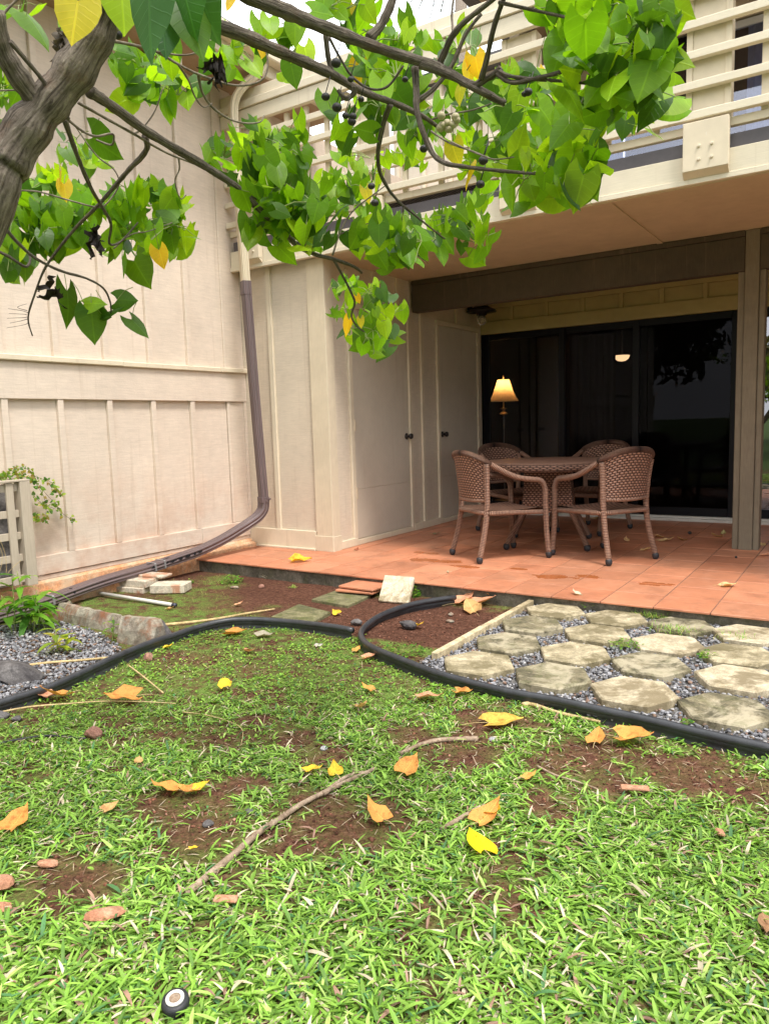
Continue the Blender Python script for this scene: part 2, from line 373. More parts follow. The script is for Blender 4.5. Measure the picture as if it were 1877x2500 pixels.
_c2 = _N.mix(_N.rng(_N.noise(_c, 28, 5, .7), .50, .62, 0, .65), _src, _N.mix(1, _src, (.50, .34, .30, 1), 'MULTIPLY')); _c2 = _N.mix(_N.rng(_N.vor(_c, 130), .16, .10, 0, .7), _c2, (.10, .045, .02, 1)); _n.links.new(_c2, _p.inputs['Base Color'])
# bark: streaks along the branch (uv v = length)
m, nt, p, o = newmat('bark'); N = NT(nt); c = N.coord(); uv = N.uv()
st = N.noise(N.mapping(uv, (26, 14, 1)), 1, 6, .7, .8); fine = N.noise(c, 120, 4, .7)
cc = N.ramp(st, [(.34, (.050, .038, .030)), (.50, (.19, .155, .125)), (.70, (.37, .315, .26))])
cc = N.mix(N.rng(N.noise(c, 13, 5, .7), .56, .72, 0, .55), cc, (.17, .085, .04, 1)); cc = N.mix(1, cc, N.rng(fine, .3, .7, .75, 1.2), 'MULTIPLY')
N.l.new(cc, p.inputs['Base Color']); p.inputs['Roughness'].default_value = .9; p.inputs['Specular IOR Level'].default_value = .2
N.l.new(N.bump(N.mix(.35, st, fine), 1.0, .012), p.inputs['Normal']); M['bark'] = m
m, nt, p, o = newmat('twig'); N = NT(nt); c = N.coord(); cc = N.ramp(N.noise(c, 60, 4), [(.3, (.10, .075, .055)), (.7, (.27, .22, .17))]); N.l.new(cc, p.inputs['Base Color']); p.inputs['Roughness'].default_value = .85
N.l.new(N.bump(N.noise(c, 150, 3), .6, .003), p.inputs['Normal']); M['twig'] = m
M['petiole'] = simple('petiole', (.22, .26, .07), .5)
M['pod'] = simple('pod', (.025, .022, .022), .6, bumpv=.6, bs=90)
M['pod_pale'] = simple('pod_pale', (.42, .36, .22), .6, bumpv=.5, bs=90)
# wicker
def wicker(name, kind):
    m, nt, p, o = newmat(name); N = NT(nt); uv = N.sep(N.uv()); c = N.coord()
    if kind == 'wrap':     # strands wound round a tube
        a = N.math('FRACT', N.math('ADD', N.math('MULTIPLY', uv[1], 85), N.math('MULTIPLY', uv[0], 1.0)))
        h = N.math('SINE', N.math('MULTIPLY', a, math.pi)); seam = N.math('FRACT', N.math('MULTIPLY', uv[0], 2)); h2 = N.rng(N.math('ABSOLUTE', N.math('SUBTRACT', seam, .5)), .0, .05, .3, 1)
        h = N.math('MULTIPLY', h, h2)
    else:                  # over-under weave, strands as bricks
        nx, ny = kind
        row = N.math('FLOOR', N.math('MULTIPLY', uv[1], ny)); fy = N.math('FRACT', N.math('MULTIPLY', uv[1], ny))
        sh = N.math('MULTIPLY', N.math('MODULO', row, 2), .5); fx = N.math('FRACT', N.math('ADD', N.math('MULTIPLY', uv[0], nx), sh))
        h = N.math('MULTIPLY', N.math('SINE', N.math('MULTIPLY', fx, math.pi)), N.math('SINE', N.math('MULTIPLY', fy, math.pi)))
    cc = N.ramp(h, [(.04, (.012, .006, .005)), (.30, (.15, .072, .048)), (.85, (.36, .215, .150))])
    cc = N.mix(1, cc, N.rng(N.noise(c, 35, 4), .3, .7, .8, 1.2), 'MULTIPLY')
    N.l.new(cc, p.inputs['Base Color']); p.inputs['Roughness'].default_value = .5; p.inputs['Specular IOR Level'].default_value = .35
    N.l.new(N.bump(h, 1.0, .006), p.inputs['Normal']); return m
M['wrap'] = wicker('wrap', 'wrap'); M['weave'] = wicker('weave', (15, 19)); M['weave_seat'] = wicker('weave_seat', (12, 26)); M['weave_rim'] = wicker('weave_rim', (70, 3)); M['weave_base'] = wicker('weave_base', (12, 20))
# ribbed aluminium downspout
def spout(name, col, var):
    m, nt, p, o = newmat(name); N = NT(nt); uv = N.sep(N.uv()); c = N.coord()
    rb = N.math('SINE', N.math('MULTIPLY', uv[0], 2*math.pi*11)); st = N.noise(N.mapping(N.uv(), (40, 1.5, 1)), 1, 4, .7)
    cc = N.mix(1, (*col, 1), N.rng(st, .3, .7, 1-var, 1+var*1.6), 'MULTIPLY'); N.l.new(cc, p.inputs['Base Color'])
    p.inputs['Roughness'].default_value = .45; p.inputs['Metallic'].default_value = .15; N.l.new(N.bump(rb, .7, .006), p.inputs['Normal']); return m
M['spout_brown'] = spout('spout_brown', (.135, .10, .10), .4); M['spout_cream'] = spout('spout_cream', (.66, .57, .41), .05)
M['clamp'] = simple('clamp', (.26, .25, .25), .5, .3); M['hole'] = simple('hole', (.004, .004, .006), .9)

# fix: world matrix of a parent without waiting for the depsgraph
def W(o):
    return (W(o.parent) @ o.matrix_parent_inverse if o.parent else Matrix()) @ o.matrix_basis
_b = MB.build
def build(s, name, mat, parent=None, smooth=False, **props):
    o = _b(s, name, mat, None, smooth, **props)
    if parent: o.parent = parent; o.matrix_parent_inverse = W(parent).inverted()
    return o
MB.build = build
def boxes(name, mat, parent, lst, bev=0.0, **kw):
    b = MB()
    for a, c in lst: b.box(a, c, bev)
    return b.build(name, mat, parent, **kw)

# ------------------------------------------------------------------ value noise for placing things
_tab = rng.random((64, 64))
def vnoise(x, y, s):
    x = np.asarray(x)*s+17.3; y = np.asarray(y)*s+41.7; xi = np.floor(x).astype(int); yi = np.floor(y).astype(int); fx = x-xi; fy = y-yi
    fx = fx*fx*(3-2*fx); fy = fy*fy*(3-2*fy); g = lambda a, b: _tab[a % 64, b % 64]
    return (g(xi, yi)*(1-fx)+g(xi+1, yi)*fx)*(1-fy)+(g(xi, yi+1)*(1-fx)+g(xi+1, yi+1)*fx)*fy
def fbm(x, y, s): return (vnoise(x, y, s)+.5*vnoise(x, y, s*2.1)+.25*vnoise(x, y, s*4.3))/1.75

# regions of the yard, world metres
EDGE_R_PX = [(480, 172), (400, 185), (300, 205), (200, 240), (140, 280), (125, 312), (145, 347), (200, 380), (300, 420), (400, 455), (550, 495), (700, 530), (850, 560), (1000, 597), (1200, 640), (1400, 684), (1661, 738), (1900, 790)]
EDGE_R = [G(*z8(x, y), -.06) for x, y in EDGE_R_PX]
EDGE_L_PX = [(-260, 830), (-100, 778), (0, 747), (100, 712), (200, 676), (300, 634), (400, 590), (500, 548), (600, 505), (680, 472), (750, 447), (820, 422), (900, 402), (980, 389), (1050, 384), (1130, 382), (1200, 384), (1280, 391), (1350, 402), (1440, 416), (1522, 432)]
EDGE_L = [G(*z7(x, y), -.06) for x, y in EDGE_L_PX]
BED_R = [G(*z8(770, 185), -.09), G(*z8(385, 400), -.09)] + EDGE_R[8:] + [Vector((5.2, -2.0, 0)), Vector((5.2, -.75, 0)), G(*z8(780, 165), -.07)]
BED_L = [G(*z7(x, y), -.09) for x, y in [(-260, 800), (0, 735), (200, 665), (400, 580), (500, 540), (530, 500), (440, 440), (330, 400), (200, 380), (60, 400), (-260, 440)]]
def inpoly(x, y, P):
    x = np.asarray(x); y = np.asarray(y); c = np.zeros(x.shape, bool); n = len(P); j = n-1
    for i in range(n):
        xi, yi, xj, yj = P[i][0], P[i][1], P[j][0], P[j][1]
        c ^= ((yi > y) != (yj > y)) & (x < (xj-xi)*(y-yi)/((yj-yi) or 1e-9)+xi); j = i
    return c
def V(x, y): return x*1.13, y*1.13      # whole-photo coordinates at the size I measured them
SOIL = [(*G(*V(x, y))[:2], r) for x, y, r in [(440, 1800, .17), (150, 1905, .19), (720, 1790, .26), (620, 1835, .10), (850, 1770, .12), (330, 1750, .10), (640, 1600, .12), (1180, 1740, .12), (1000, 1620, .20), (1250, 1640, .22), (1480, 1665, .25), (900, 1590, .15), (500, 1700, .14), (1050, 1560, .18), (560, 1560, .1), (250, 1565, .1), (1320, 1700, .14), (700, 1640, .13), (1580, 1690, .15)]]
NEAR = lambda y, x: (y + .32*(x-2.0)) < -2.75     # the near turf: broad blades
def soilness(x, y):
    s = np.clip((fbm(x, y, 3.1)-.56)*5, 0, 1)*.7
    for cx, cy, r in SOIL: s = np.maximum(s, np.clip(1.35-np.hypot(x-cx, (y-cy)*1.15)/r+(fbm(x, y, 9)-.5)*1.3, 0, 1))
    return s

# ------------------------------------------------------------------ ground: one sheet to the horizon
GZ = -.10
def gh(x, y):
    return GZ + .012*(fbm(x, y, 2.2)-.5) + .008*(fbm(x, y, 9)-.5) - np.clip((-np.asarray(y)-3.2), 0, 2)*.0
xs = np.concatenate([[-300, -80, -20, -6, -3], np.arange(-1.6, 5.4, .04), [6.5, 9, 20, 80, 300]])
ys = np.concatenate([[-300, -80, -30, -12, -7], np.arange(-5.4, -.72, .04), [.5, 2, 5, 20, 80, 300]])
XX, YY = np.meshgrid(xs, ys, indexing='ij'); inner = (XX > -1.6) & (XX < 5.4) & (YY < -.6) & (YY > -5.4)
ZZ = np.where(inner, gh(XX, YY), GZ-.0)
ZZ = np.where(YY > -.72, -.14, ZZ)
nx, ny = XX.shape; vv = np.stack([XX, YY, ZZ], -1).reshape(-1, 3)
ii = np.arange(nx*ny).reshape(nx, ny); ff = np.stack([ii[:-1, :-1], ii[1:, :-1], ii[1:, 1:], ii[:-1, 1:]], -1).reshape(-1, 4)
me = bpy.data.meshes.new('ground'); me.from_pydata(vv.tolist(), [], ff.tolist()); me.materials.append(M['ground'])
mossf = np.where(inner, np.clip(1.15-soilness(XX, YY), .0, 1), .5); mossf = np.where(inner & (YY > -1.75) & (XX < 2.2), np.clip((fbm(XX, YY, 2.6)-.54)*7, 0, 1)*.8, mossf)
mossf = np.where(inpoly(XX, YY, BED_R) | inpoly(XX, YY, BED_L), 0, mossf)
bigm = G(*z7(790, 300)); mossf = np.maximum(mossf, np.where(inner, np.clip(1.2-np.hypot((XX-bigm.x)*.8, YY-bigm.y)/.33, 0, 1)*.95, 0))
far = np.where((YY < -5.4) | (XX > 5.4) | (XX < -1.6), 1., 0.)
tc_ = np.stack([np.ones(nx*ny), mossf.ravel(), far.ravel(), np.ones(nx*ny)], -1)
ca = me.color_attributes.new('tint', 'FLOAT_COLOR', 'POINT'); ca.data.foreach_set('color', tc_.ravel())
me.polygons.foreach_set('use_smooth', [True]*len(me.polygons))
go = bpy.data.objects.new('ground', me); COL.objects.link(go); go['kind'] = 'structure'

# ------------------------------------------------------------------ patio (slab + tiles)
PY0, T, TX0 = -.764, .2997, .4417
b = MB(); b.box((-.955, PY0+.018, -.40), (7.9, 3.6, -.014), 0); po = b.build('patio', M['concrete_edge'], kind='structure')
b = MB(); b.box((-.955, PY0+.006, -.014), (7.9, 2.93, -.0035)); b.build('patio_grout', M['grout'], kind='structure')
b = MB()
k0 = -5
for k in range(k0, 25):
    for j in range(13):
        xa = TX0+k*T+.0035; xb = TX0+(k+1)*T-.0035; ya = PY0+j*T+.0035; yb = ya+T-.007
        if j == 0: ya -= .012
        xa = max(xa, -.95); yb = min(yb, 2.92)
        if xb-xa < .02 or yb-ya < .02 or (xb < .0 and ya > .0): continue
        if xa < 0 and yb > -.01: yb = -.01
        g = .84+rnd.random()*.26; h = (rnd.random()-.5)*.12; b.cc = (g, g*(1+h), g*(1+h*1.5), 1)
        b.box((xa, ya, -.012), (xb, yb, (rnd.random()-.5)*.0016), .002)
b.build('patio_tiles', M['terracotta'], kind='structure')

# ------------------------------------------------------------------ the town house
house = empty('townhouse', (0, 0, 0), label='cream board-and-batten townhouse with brown beams, sliding glass doors and an upstairs balcony', category='house')
XE = 7.9
boxes('closet_wall', M['cream'], house, [((-.955, 0, -.02), (-.09, .06, 2.46)), ((-.09, .0005, -.02), (0, 2.97, 2.46))])
bt = [((-.611, 0, .165), (-.562, -.022, 2.46)), ((0, .292, .068), (.022, .34, 2.40)),
      ((0, 1.533, .07), (.022, 1.583, 2.444)), ((0, .70, 2.13), (.020, .745, 2.444)), ((0, 1.10, 2.13), (.020, 1.145, 2.444)), ((0, 2.30, 2.13), (.020, 2.34, 2.444))]
boxes('batten', M['cream_trim'], house, bt, .003)
boxes('corner_board', M['cream_v'], house, [((-.156, .001, .13), (.022, -.024, 2.444)), ((.0, -.022, .13), (.024, .082, 2.443)), ((-.165, .001, -.002), (.026, -.030, .132)), ((.001, -.028, -.002), (.030, .090, .131))], .003)
boxes('skirting', M['cream_trim'], house, [((-.951, 0, .002), (-.165, -.028, .168)), ((.0, .09, .002), (.026, .335, .072)), ((.0, 1.335, .002), (.026, 1.86, .072)), ((0, .335, .002), (.020, 1.335, .050)), ((0, 1.86, .002), (.020, 2.96, .050)), ((-.951, -.028, .0), (-.165, -.048, .018))], .003)
def closet_door(y0, y1, knob_y, hinge_y, lab):
    d = boxes('door', M['door'], house, [((-.02, y0, .058), (.008, y1, .50)), ((-.02, y0, .503), (.008, y1, 2.075))], .002)
    if lab: d['label'] = lab
    boxes('door_frame', M['cream_trim'], house, [((0, y0-.055, .03), (.024, y0-.006, 2.078)), ((0, y1+.006, .03), (.024, y1+.05, 2.078)), ((0, y0-.055, 2.081), (.024, y1+.05, 2.128))], .003)
    k = MB(); k.lathe((.008, knob_y, .948), [(.032, 0), (.030, .006), (.012, .010), (.011, .034), (.024, .040), (.029, .052), (.024, .066), (.0, .070)], 20, (1, 0, 0)); k.build('knob', M['knob'], d, True)
    for z in (.42, 1.02, 1.83):
        boxes('hinge', M['hinge'], d, [((.008, hinge_y-.008, z), (.031, hinge_y+.008, z+.10))], .002)
closet_door(.350, 1.282, 1.235, .347, 'pale closet door nearer the garden')
closet_door(1.915, 2.800, 1.962, 2.803, 'closet door beside the dark glass, in deeper shade')
# beam, post, patio ceiling
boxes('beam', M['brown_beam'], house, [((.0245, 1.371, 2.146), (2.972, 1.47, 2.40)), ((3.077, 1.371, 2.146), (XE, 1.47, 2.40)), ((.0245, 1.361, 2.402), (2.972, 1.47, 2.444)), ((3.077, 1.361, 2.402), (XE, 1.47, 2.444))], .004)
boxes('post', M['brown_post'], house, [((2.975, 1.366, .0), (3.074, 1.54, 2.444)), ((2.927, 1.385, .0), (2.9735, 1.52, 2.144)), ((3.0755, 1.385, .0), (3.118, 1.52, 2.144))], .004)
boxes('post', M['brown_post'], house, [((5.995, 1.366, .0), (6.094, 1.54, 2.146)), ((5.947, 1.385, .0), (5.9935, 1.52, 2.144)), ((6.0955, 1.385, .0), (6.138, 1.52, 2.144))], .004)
boxes('patio_ceiling', M['soffit'], house, [((0.0005, -.09, 2.446), (XE, 3.02, 2.56)), ((2.33, -.085, 2.437), (2.375, 1.359, 2.4458)), ((4.77, -.085, 2.437), (4.815, 1.359, 2.4458)), ((.0, -.085, 2.430), (XE, -.05, 2.4455))], .002)
# header above the sliding doors
hd = [((.0, 2.935, 2.062), (XE, 2.99, 2.20)), ((.0, 2.935, 2.345), (XE, 2.99, 2.446)), ((.0, 2.962, 2.201), (XE, 2.985, 2.344))]
for k in range(20): hd.append(((.36+k*.406, 2.937, 2.2005), (.405+k*.406, 2.9615, 2.3445)))
boxes('door_header', M['olive'], house, hd, .003)
boxes('door_sill', M['white_sill'], house, [((.002, 2.89, .001), (XE, 3.03, .030)), ((.002, 2.915, .031), (XE, 3.03, .052))], .003)
# sliding doors: frame, stiles, glass
def slider(x0, x1, y, name='sliding_door', glass='glass', lab=None):
    f = boxes(name, M['frame'], house, [((x0, y, .053), (x0+.065, y+.035, 2.055)), ((x1-.065, y, .053), (x1, y+.035, 2.055)), ((x0+.066, y+.002, .053), (x1-.066, y+.033, .14)), ((x0+.066, y+.002, 1.99), (x1-.066, y+.033, 2.055))], .003)
    g = MB(); g.box((x0+.06, y+.014, .13), (x1-.06, y+.020, 2.0)); g.build('glass_pane', M[glass], f)
    if lab: f['label'] = lab
slider(.03, .99, 2.955, glass='glass_left'); slider(.90, 1.86, 2.992); slider(1.72, 2.72, 2.955); slider(2.76, 3.86, 2.955, glass='glass_bright', lab='sliding door with a bright reflection of the garden'); slider(3.80, 4.9, 2.992, glass='glass_bright'); slider(4.9, 6.0, 2.955, glass='glass_bright')
boxes('door_jamb', M['frame'], house, [((.002, 2.94, .053), (.028, 3.03, 2.06)), ((2.722, 2.945, .053), (2.758, 3.03, 2.06)), ((.03, 2.99, 2.045), (XE, 3.03, 2.062))])
# dim room behind the glass
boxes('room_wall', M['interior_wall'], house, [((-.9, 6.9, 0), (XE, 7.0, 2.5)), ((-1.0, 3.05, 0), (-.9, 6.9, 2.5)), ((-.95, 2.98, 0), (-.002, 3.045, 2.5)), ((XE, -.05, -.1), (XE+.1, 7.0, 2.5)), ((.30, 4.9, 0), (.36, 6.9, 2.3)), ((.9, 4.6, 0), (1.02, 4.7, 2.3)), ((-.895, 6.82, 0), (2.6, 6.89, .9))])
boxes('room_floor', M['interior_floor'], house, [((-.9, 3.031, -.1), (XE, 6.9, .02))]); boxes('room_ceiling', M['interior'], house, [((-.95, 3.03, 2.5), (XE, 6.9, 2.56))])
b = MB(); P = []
for i in range(2):
    P.append([Vector((1.02+k*.012, 3.32+.03*math.sin(k*.9)+.006*math.sin(k*2.3), .06+i*1.93)) for k in range(36)])
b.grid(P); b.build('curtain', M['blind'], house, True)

# upstairs: deck edge, fascia, rail, posts
YF = -.10
boxes('fascia_board', M['fascia'], house, [((-.93, YF, 2.472), (XE, YF+.05, 2.604)), ((-.93, YF-.012, 2.436), (XE, YF+.03, 2.4705))], .003)
boxes('deck_edge', M['slab_edge'], house, [((-.90, YF+.012, 2.606), (XE, YF+.06, 2.684))], .003)
boxes('deck', M['eave'], house, [((-.93, -.045, 2.565), (XE, 3.0, 2.660))])
posts = [-.645, .565, 1.775, 2.955, 4.16, 5.37]
for k, x in enumerate(posts):
    hw = .125 if k else .095
    b = MB(); b.box((x-hw, YF-.055, 2.500), (x+hw, YF-.002, 2.775), .003)
    # bevelled foot
    q = [b.vert(v) for v in ((x-hw, YF-.055, 2.4985), (x+hw, YF-.055, 2.4985), (x+hw, YF-.015, 2.466), (x-hw, YF-.015, 2.466), (x-hw, YF-.003, 2.4985), (x+hw, YF-.003, 2.4985))]
    b.face([q[0], q[1], q[2], q[3]]); b.face([q[0], q[3], q[4]]); b.face([q[1], q[5], q[2]]); b.face([q[3], q[2], q[5], q[4]])
    b.box((x-hw+.002, YF+.005, 2.776), (x-hw+.036, YF+.10, 3.60), .002); b.box((x+hw-.036, YF+.005, 2.776), (x+hw-.002, YF+.10, 3.60), .002)
    b.box((x-hw+.037, YF+.014, 2.776), (x+hw-.037, YF+.09, 3.60)); p_ = b.build('balcony_post', M['cream_trim'], house); recalc(p_)
    for dx in (-.035, .035):
        for z in (2.56, 2.635):
            c = MB(); c.lathe((x+dx, YF-.055, z), [(.011, 0), (.011, .003), (.0075, .0035), (.0075, .011), (.0, .012)], 8, (0, -1, 0)); c.build('bolt', M['fascia'], p_)
for z0, z1_ in ((2.795, 2.842), (2.963, 3.008), (3.132, 3.177), (3.300, 3.345), (3.468, 3.513)):
    boxes('rail', M['fascia'], house, [((-.93, YF-.040, z0), (XE, YF+.002, z1_))], .003)
boxes('lower_rail', M['cream_trim'], house, [((-.93, YF+.004, 2.728), (XE, YF+.045, 2.775))], .002)
boxes('top_rail', M['fascia'], house, [((-.93, YF-.045, 3.602), (XE, YF-.004, 3.712)), ((-.93, YF-.060, 3.716), (XE, YF+.10, 3.775)), ((-.93, YF-.03, 3.778), (XE, YF+.03, 3.865))], .004)
bl = []
for a, c, n in ((-.645, .565, 5), (.565, 1.775, 3), (1.775, 2.955, 3), (2.955, 4.16, 3), (4.16, 5.37, 3)):
    for k in range(1, n+1): bl.append(a+(c-a)*k/(n+1))
for x in bl: boxes('baluster', M['cream_trim'], house, [((x-.02, YF+.004, 2.777), (x+.02, YF+.035, 3.60))], .002)
# upstairs rooms
boxes('upper_wall', M['cream'], house, [((.9, 2.99, 4.70), (XE, 3.1, 5.4)), ((.9, 2.99, 2.66), (1.25, 3.1, 4.70)), ((.80, 2.0, 2.66), (.9, 3.1, 5.4)), ((-1.9, 4.2, 2.66), (.80, 4.3, 5.5)), ((.7, 3.1, 2.66), (.8, 4.2, 5.4))])
ubt = [((-1.85+.41*k, 4.17, 2.7), (-1.80+.41*k, 4.2, 5.45)) for k in range(7)]
boxes('batten', M['cream_trim'], house, ubt, .003)
boxes('upper_ceiling', M['eave'], house, [((.7, .9, 4.86), (XE, 2.985, 4.94)), ((1.0, 1.2, 4.76), (1.1, 2.98, 4.859)), ((2.8, 1.2, 4.76), (2.9, 2.98, 4.859))])
boxes('roof', M['roof'], house, [((.5, .75, 4.945), (XE, 3.0, 5.03)), ((.5, 3.0, 5.405), (XE, 6.5, 5.5)), ((-2.0, 4.0, 5.505), (.9, 6.5, 5.62))])
xx = 1.25; n = 0
while xx < 6.5:
    f = boxes('upper_window', M['white_frame' if n % 2 else 'frame'], house, [((xx, 2.99, 2.68), (xx+.05, 3.04, 4.68)), ((xx+.95, 2.99, 2.68), (xx+1.0, 3.04, 4.68)), ((xx+.051, 2.992, 4.62), (xx+.949, 3.038, 4.68)), ((xx+.051, 2.992, 2.68), (xx+.949, 3.038, 2.74))], .002)
    g = MB(); g.box((xx+.045, 3.01, 2.73), (xx+.955, 3.016, 4.63)); g.build('glass_pane', M['glass_up'], f); xx += 1.005; n += 1
boxes('upper_room', M['interior'], house, [((1.0, 5.2, 2.66), (XE, 5.3, 5.0)), ((1.0, 3.1, 2.60), (XE, 5.2, 2.658)), ((1.0, 3.1, 5.0), (XE, 5.2, 5.05))])
for xa, xb in ((2.72, 3.1), (3.5, 4.3), (1.35, 1.6)):
    b = MB(); nn = int((xb-xa)/.012)
    b.grid([[Vector((xa+k*.012, 3.065+.02*math.sin(k*.8)+.01*math.sin(k*1.9+1), 2.70+i*1.95)) for k in range(nn)] for i in range(2)]); b.build('upper_curtain', M['curtain'], house, True)

# ------------------------------------------------------------------ left wing
wing = empty('building_wing', (-1.1, -4, 0), label='tall pink-beige board-and-batten wall of the side wing, with a wide band board halfway up', category='building')
XW = -.951
boxes('wing_wall', M['wall_pink'], wing, [((-1.3, -9, .06), (XW, -.0005, 3.955)), ((-6, -9, .06), (-5.9, 5, 3.955)), ((-5.9, -9, .06), (-1.3, -8.9, 3.955)), ((-1.3, .0005, .06), (XW-.004, 5, 3.955))])
wb = []
for k in range(20):
    y = -.641-.4045*k-.0225
    wb += [((XW, y, .236), (XW+.030, y+.045, 1.309)), ((XW, y, 1.603), (XW+.030, y+.045, 3.955))]
wb += [((XW, -.235, .236), (XW+.016, -.03, 1.309)), ((XW, -.235, 1.603), (XW+.016, -.002, 3.955)), ((XW, -.235, .236), (XW+.024, -.20, 1.3085)), ((XW, -.035, .236), (XW+.03, -.001, 1.3085))]
boxes('batten', M['wall_pink'], wing, wb, .003)
boxes('band_board', M['wall_pink'], wing, [((XW, -9, 1.310), (XW+.035, -.001, 1.560))], .004)
boxes('band_cap', M['cream_trim'], wing, [((XW, -9, 1.561), (XW+.062, -1.33, 1.602)), ((XW, -1.329, 1.559), (XW+.058, -.32, 1.600)), ((XW, -.319, 1.561), (XW+.062, -.001, 1.602))], .006)
boxes('skirting', M['wall_pink'], wing, [((XW, -9, .105), (XW+.030, -.62, .235)), ((XW, -.618, .100), (XW+.030, -.03, .233)), ((XW, -9, .068), (XW+.020, -.03, .099))], .003)
b = MB(); 
for y0, y1, x1, zt, zb in ((-9, -1.25, -.78, -.02, -.14), (-9, -.002, -.905, .067, -.14), (-1.25, -.03, -.845, .045, -.14)):
    b.box((XW-.05, y0, zb), (x1, y1, zt), .018)
b.build('footing', M['footing'], wing)
boxes('eave_soffit', M['eave'], wing, [((XW-.1, -9, 3.957), (-.50, .95, 3.99)), ((XW-.1, .95, 3.957), (-.50, 1.0, 4.14))])
boxes('eave_fascia', M['fascia'], wing, [((-.499, -9, 3.95), (-.46, .95, 4.13))], .004)
boxes('roof', M['roof'], wing, [((-6.0, -9.2, 4.15), (-.44, 1.1, 4.20))])
rt = [((XW-.05, -.90, 3.80), (-.62, -.82, 3.956))]
boxes('rafter_tail', M['fascia'], wing, rt, .006)
b = MB(); b.box((-.458, -9, 4.04), (-.36, .8, 4.14), .01); b.build('gutter', M['cream_trim'], wing)

# ------------------------------------------------------------------ things: patio furniture
def smoothpts(P, n=6):
    P = [Vector(p) for p in P]; o = []
    for i in range(len(P)-1):
        p0, p1, p2, p3 = P[max(i-1, 0)], P[i], P[i+1], P[min(i+2, len(P)-1)]
        for k in range(n):
            t = k/n; o.append(.5*((2*p1)+(p2-p0)*t+(2*p0-5*p1+4*p2-p3)*t*t+(3*p1-p0-3*p2+p3)*t**3))
    o.append(P[-1]); return o
def resamp(P, m):
    P = [Vector(p) for p in P]; L = [0]
    for a, c in zip(P, P[1:]): L.append(L[-1]+(c-a).length)
    o = []; j = 0
    for k in range(m):
        d = L[-1]*k/(m-1)
        while j < len(P)-2 and L[j+1] < d: j += 1
        o.append(P[j].lerp(P[j+1], (d-L[j])/max(L[j+1]-L[j], 1e-9)))
    return o
def foot(parent, x, y):
    b = MB(); b.lathe((x, y, .0), [(.013, 0), (.017, .004), (.024, .016), (.026, .032), (.023, .044), (.017, .052), (0, .053)], 14); b.build('foot_cap', M['black_rubber'], parent, True)
def chair_proto():
    r = empty('wicker_armchair', (0, 0, 0))
    for s in (-1, 1):
        # front leg that turns into the arm and climbs to the back
        arm = smoothpts([(s*.265, .262, .035), (s*.262, .245, .22), (s*.258, .238, .42), (s*.262, .232, .545), (s*.270, .185, .607), (s*.276, .09, .622), (s*.276, -.03, .645), (s*.266, -.14, .695), (s*.243, -.235, .752)], 5)
        b = MB(); b.tube(arm, .0215, 10); lg = b.build('arm_and_leg', M['wrap'], r, True); foot(lg, s*.265, .262)
        leg = smoothpts([(s*.232, -.325, .035), (s*.215, -.27, .24), (s*.212, -.245, .42), (s*.222, -.250, .60), (s*.243, -.262, .752)], 5)
        b = MB(); b.tube(leg, .0215, 10); lg = b.build('leg', M['wrap'], r, True); foot(lg, s*.232, -.325)
    top = smoothpts([(-.246, -.232, .750), (-.225, -.285, .785), (-.14, -.335, .822), (0, -.352, .835), (.14, -.335, .822), (.225, -.285, .785), (.246, -.232, .750)], 6)
    b = MB(); b.tube(top, .0225, 10); b.build('top_rail', M['weave_rim'], r, True)
    low = smoothpts([(-.213, -.246, .475), (-.12, -.292, .470), (0, -.305, .468), (.12, -.292, .470), (.213, -.246, .475)], 5)
    b = MB(); b.tube(low, .014, 8); b.build('back_rail', M['wrap'], r, True)
    T_ = resamp([p for p in top], 15); L_ = resamp(low, 15); b = MB()
    for off in (0, -.010):
        P = []
        for i in range(9):
            t = i/8; P.append([L_[k].lerp(T_[k], t)+Vector((0, off+.008*math.sin(t*math.pi), 0)) for k in range(15)])
        b.grid(P)
    b.build('backrest', M['weave'], r, True)
    # seat: woven, rolled over the front edge
    b = MB(); prof = [(-.255, .402), (-.10, .394), (.06, .396), (.18, .402), (.225, .396), (.245, .375), (.240, .352)]
    P = [[Vector((x*(1-.04*(i == 0)), y, z-.010*math.cos(x/.25*1.5))) for x in np.linspace(-.245, .245, 9)] for i, (y, z) in enumerate(prof)]
    b.grid(P); P2 = [[p-Vector((0, 0, .035)) for p in row] for row in P[:5]]; b.grid(P2); b.build('seat', M['weave_seat'], r, True)
    ring = smoothpts([(-.235, .24, .362), (-.245, 0, .372), (-.215, -.25, .378), (0, -.265, .378), (.215, -.25, .378), (.245, 0, .372), (.235, .24, .362), (0, .25, .362), (-.235, .24, .362)], 4)
    b = MB(); b.tube(ring, .0185, 8, False); b.build('seat_frame', M['wrap'], r, True)
    return r
def copy_tree(o, parent=None):
    c = o.copy(); COL.objects.link(c)
    if parent: c.parent = parent
    for ch in [q for q in bpy.data.objects if q.parent == o]: copy_tree(ch, c)
    return c
ch0 = chair_proto()
spots = [(1.395, .385, (.36, .50), 'brown wicker armchair in front of the table on the left, back to the garden'),
         (2.105, .665, (-.80, .46), 'brown wicker armchair in front of the table on the right, nearest the post'),
         (1.0, 1.62, (.80, -.42), 'brown wicker armchair behind the table on the left, beside the closet door'),
         (1.60, 1.96, (-.25, -.95), 'brown wicker armchair behind the table on the right, before the dark glass')]
def kids(o): return [q for q in bpy.data.objects if q.parent == o]
for k, (x, y, d, lab) in enumerate(spots):
    c = ch0 if k == 0 else copy_tree(ch0)
    c.location = (x, y, .001); c.rotation_euler = (0, 0, math.atan2(-d[0], d[1])); tag(c, lab, 'chair', 'wicker armchairs around the round table')
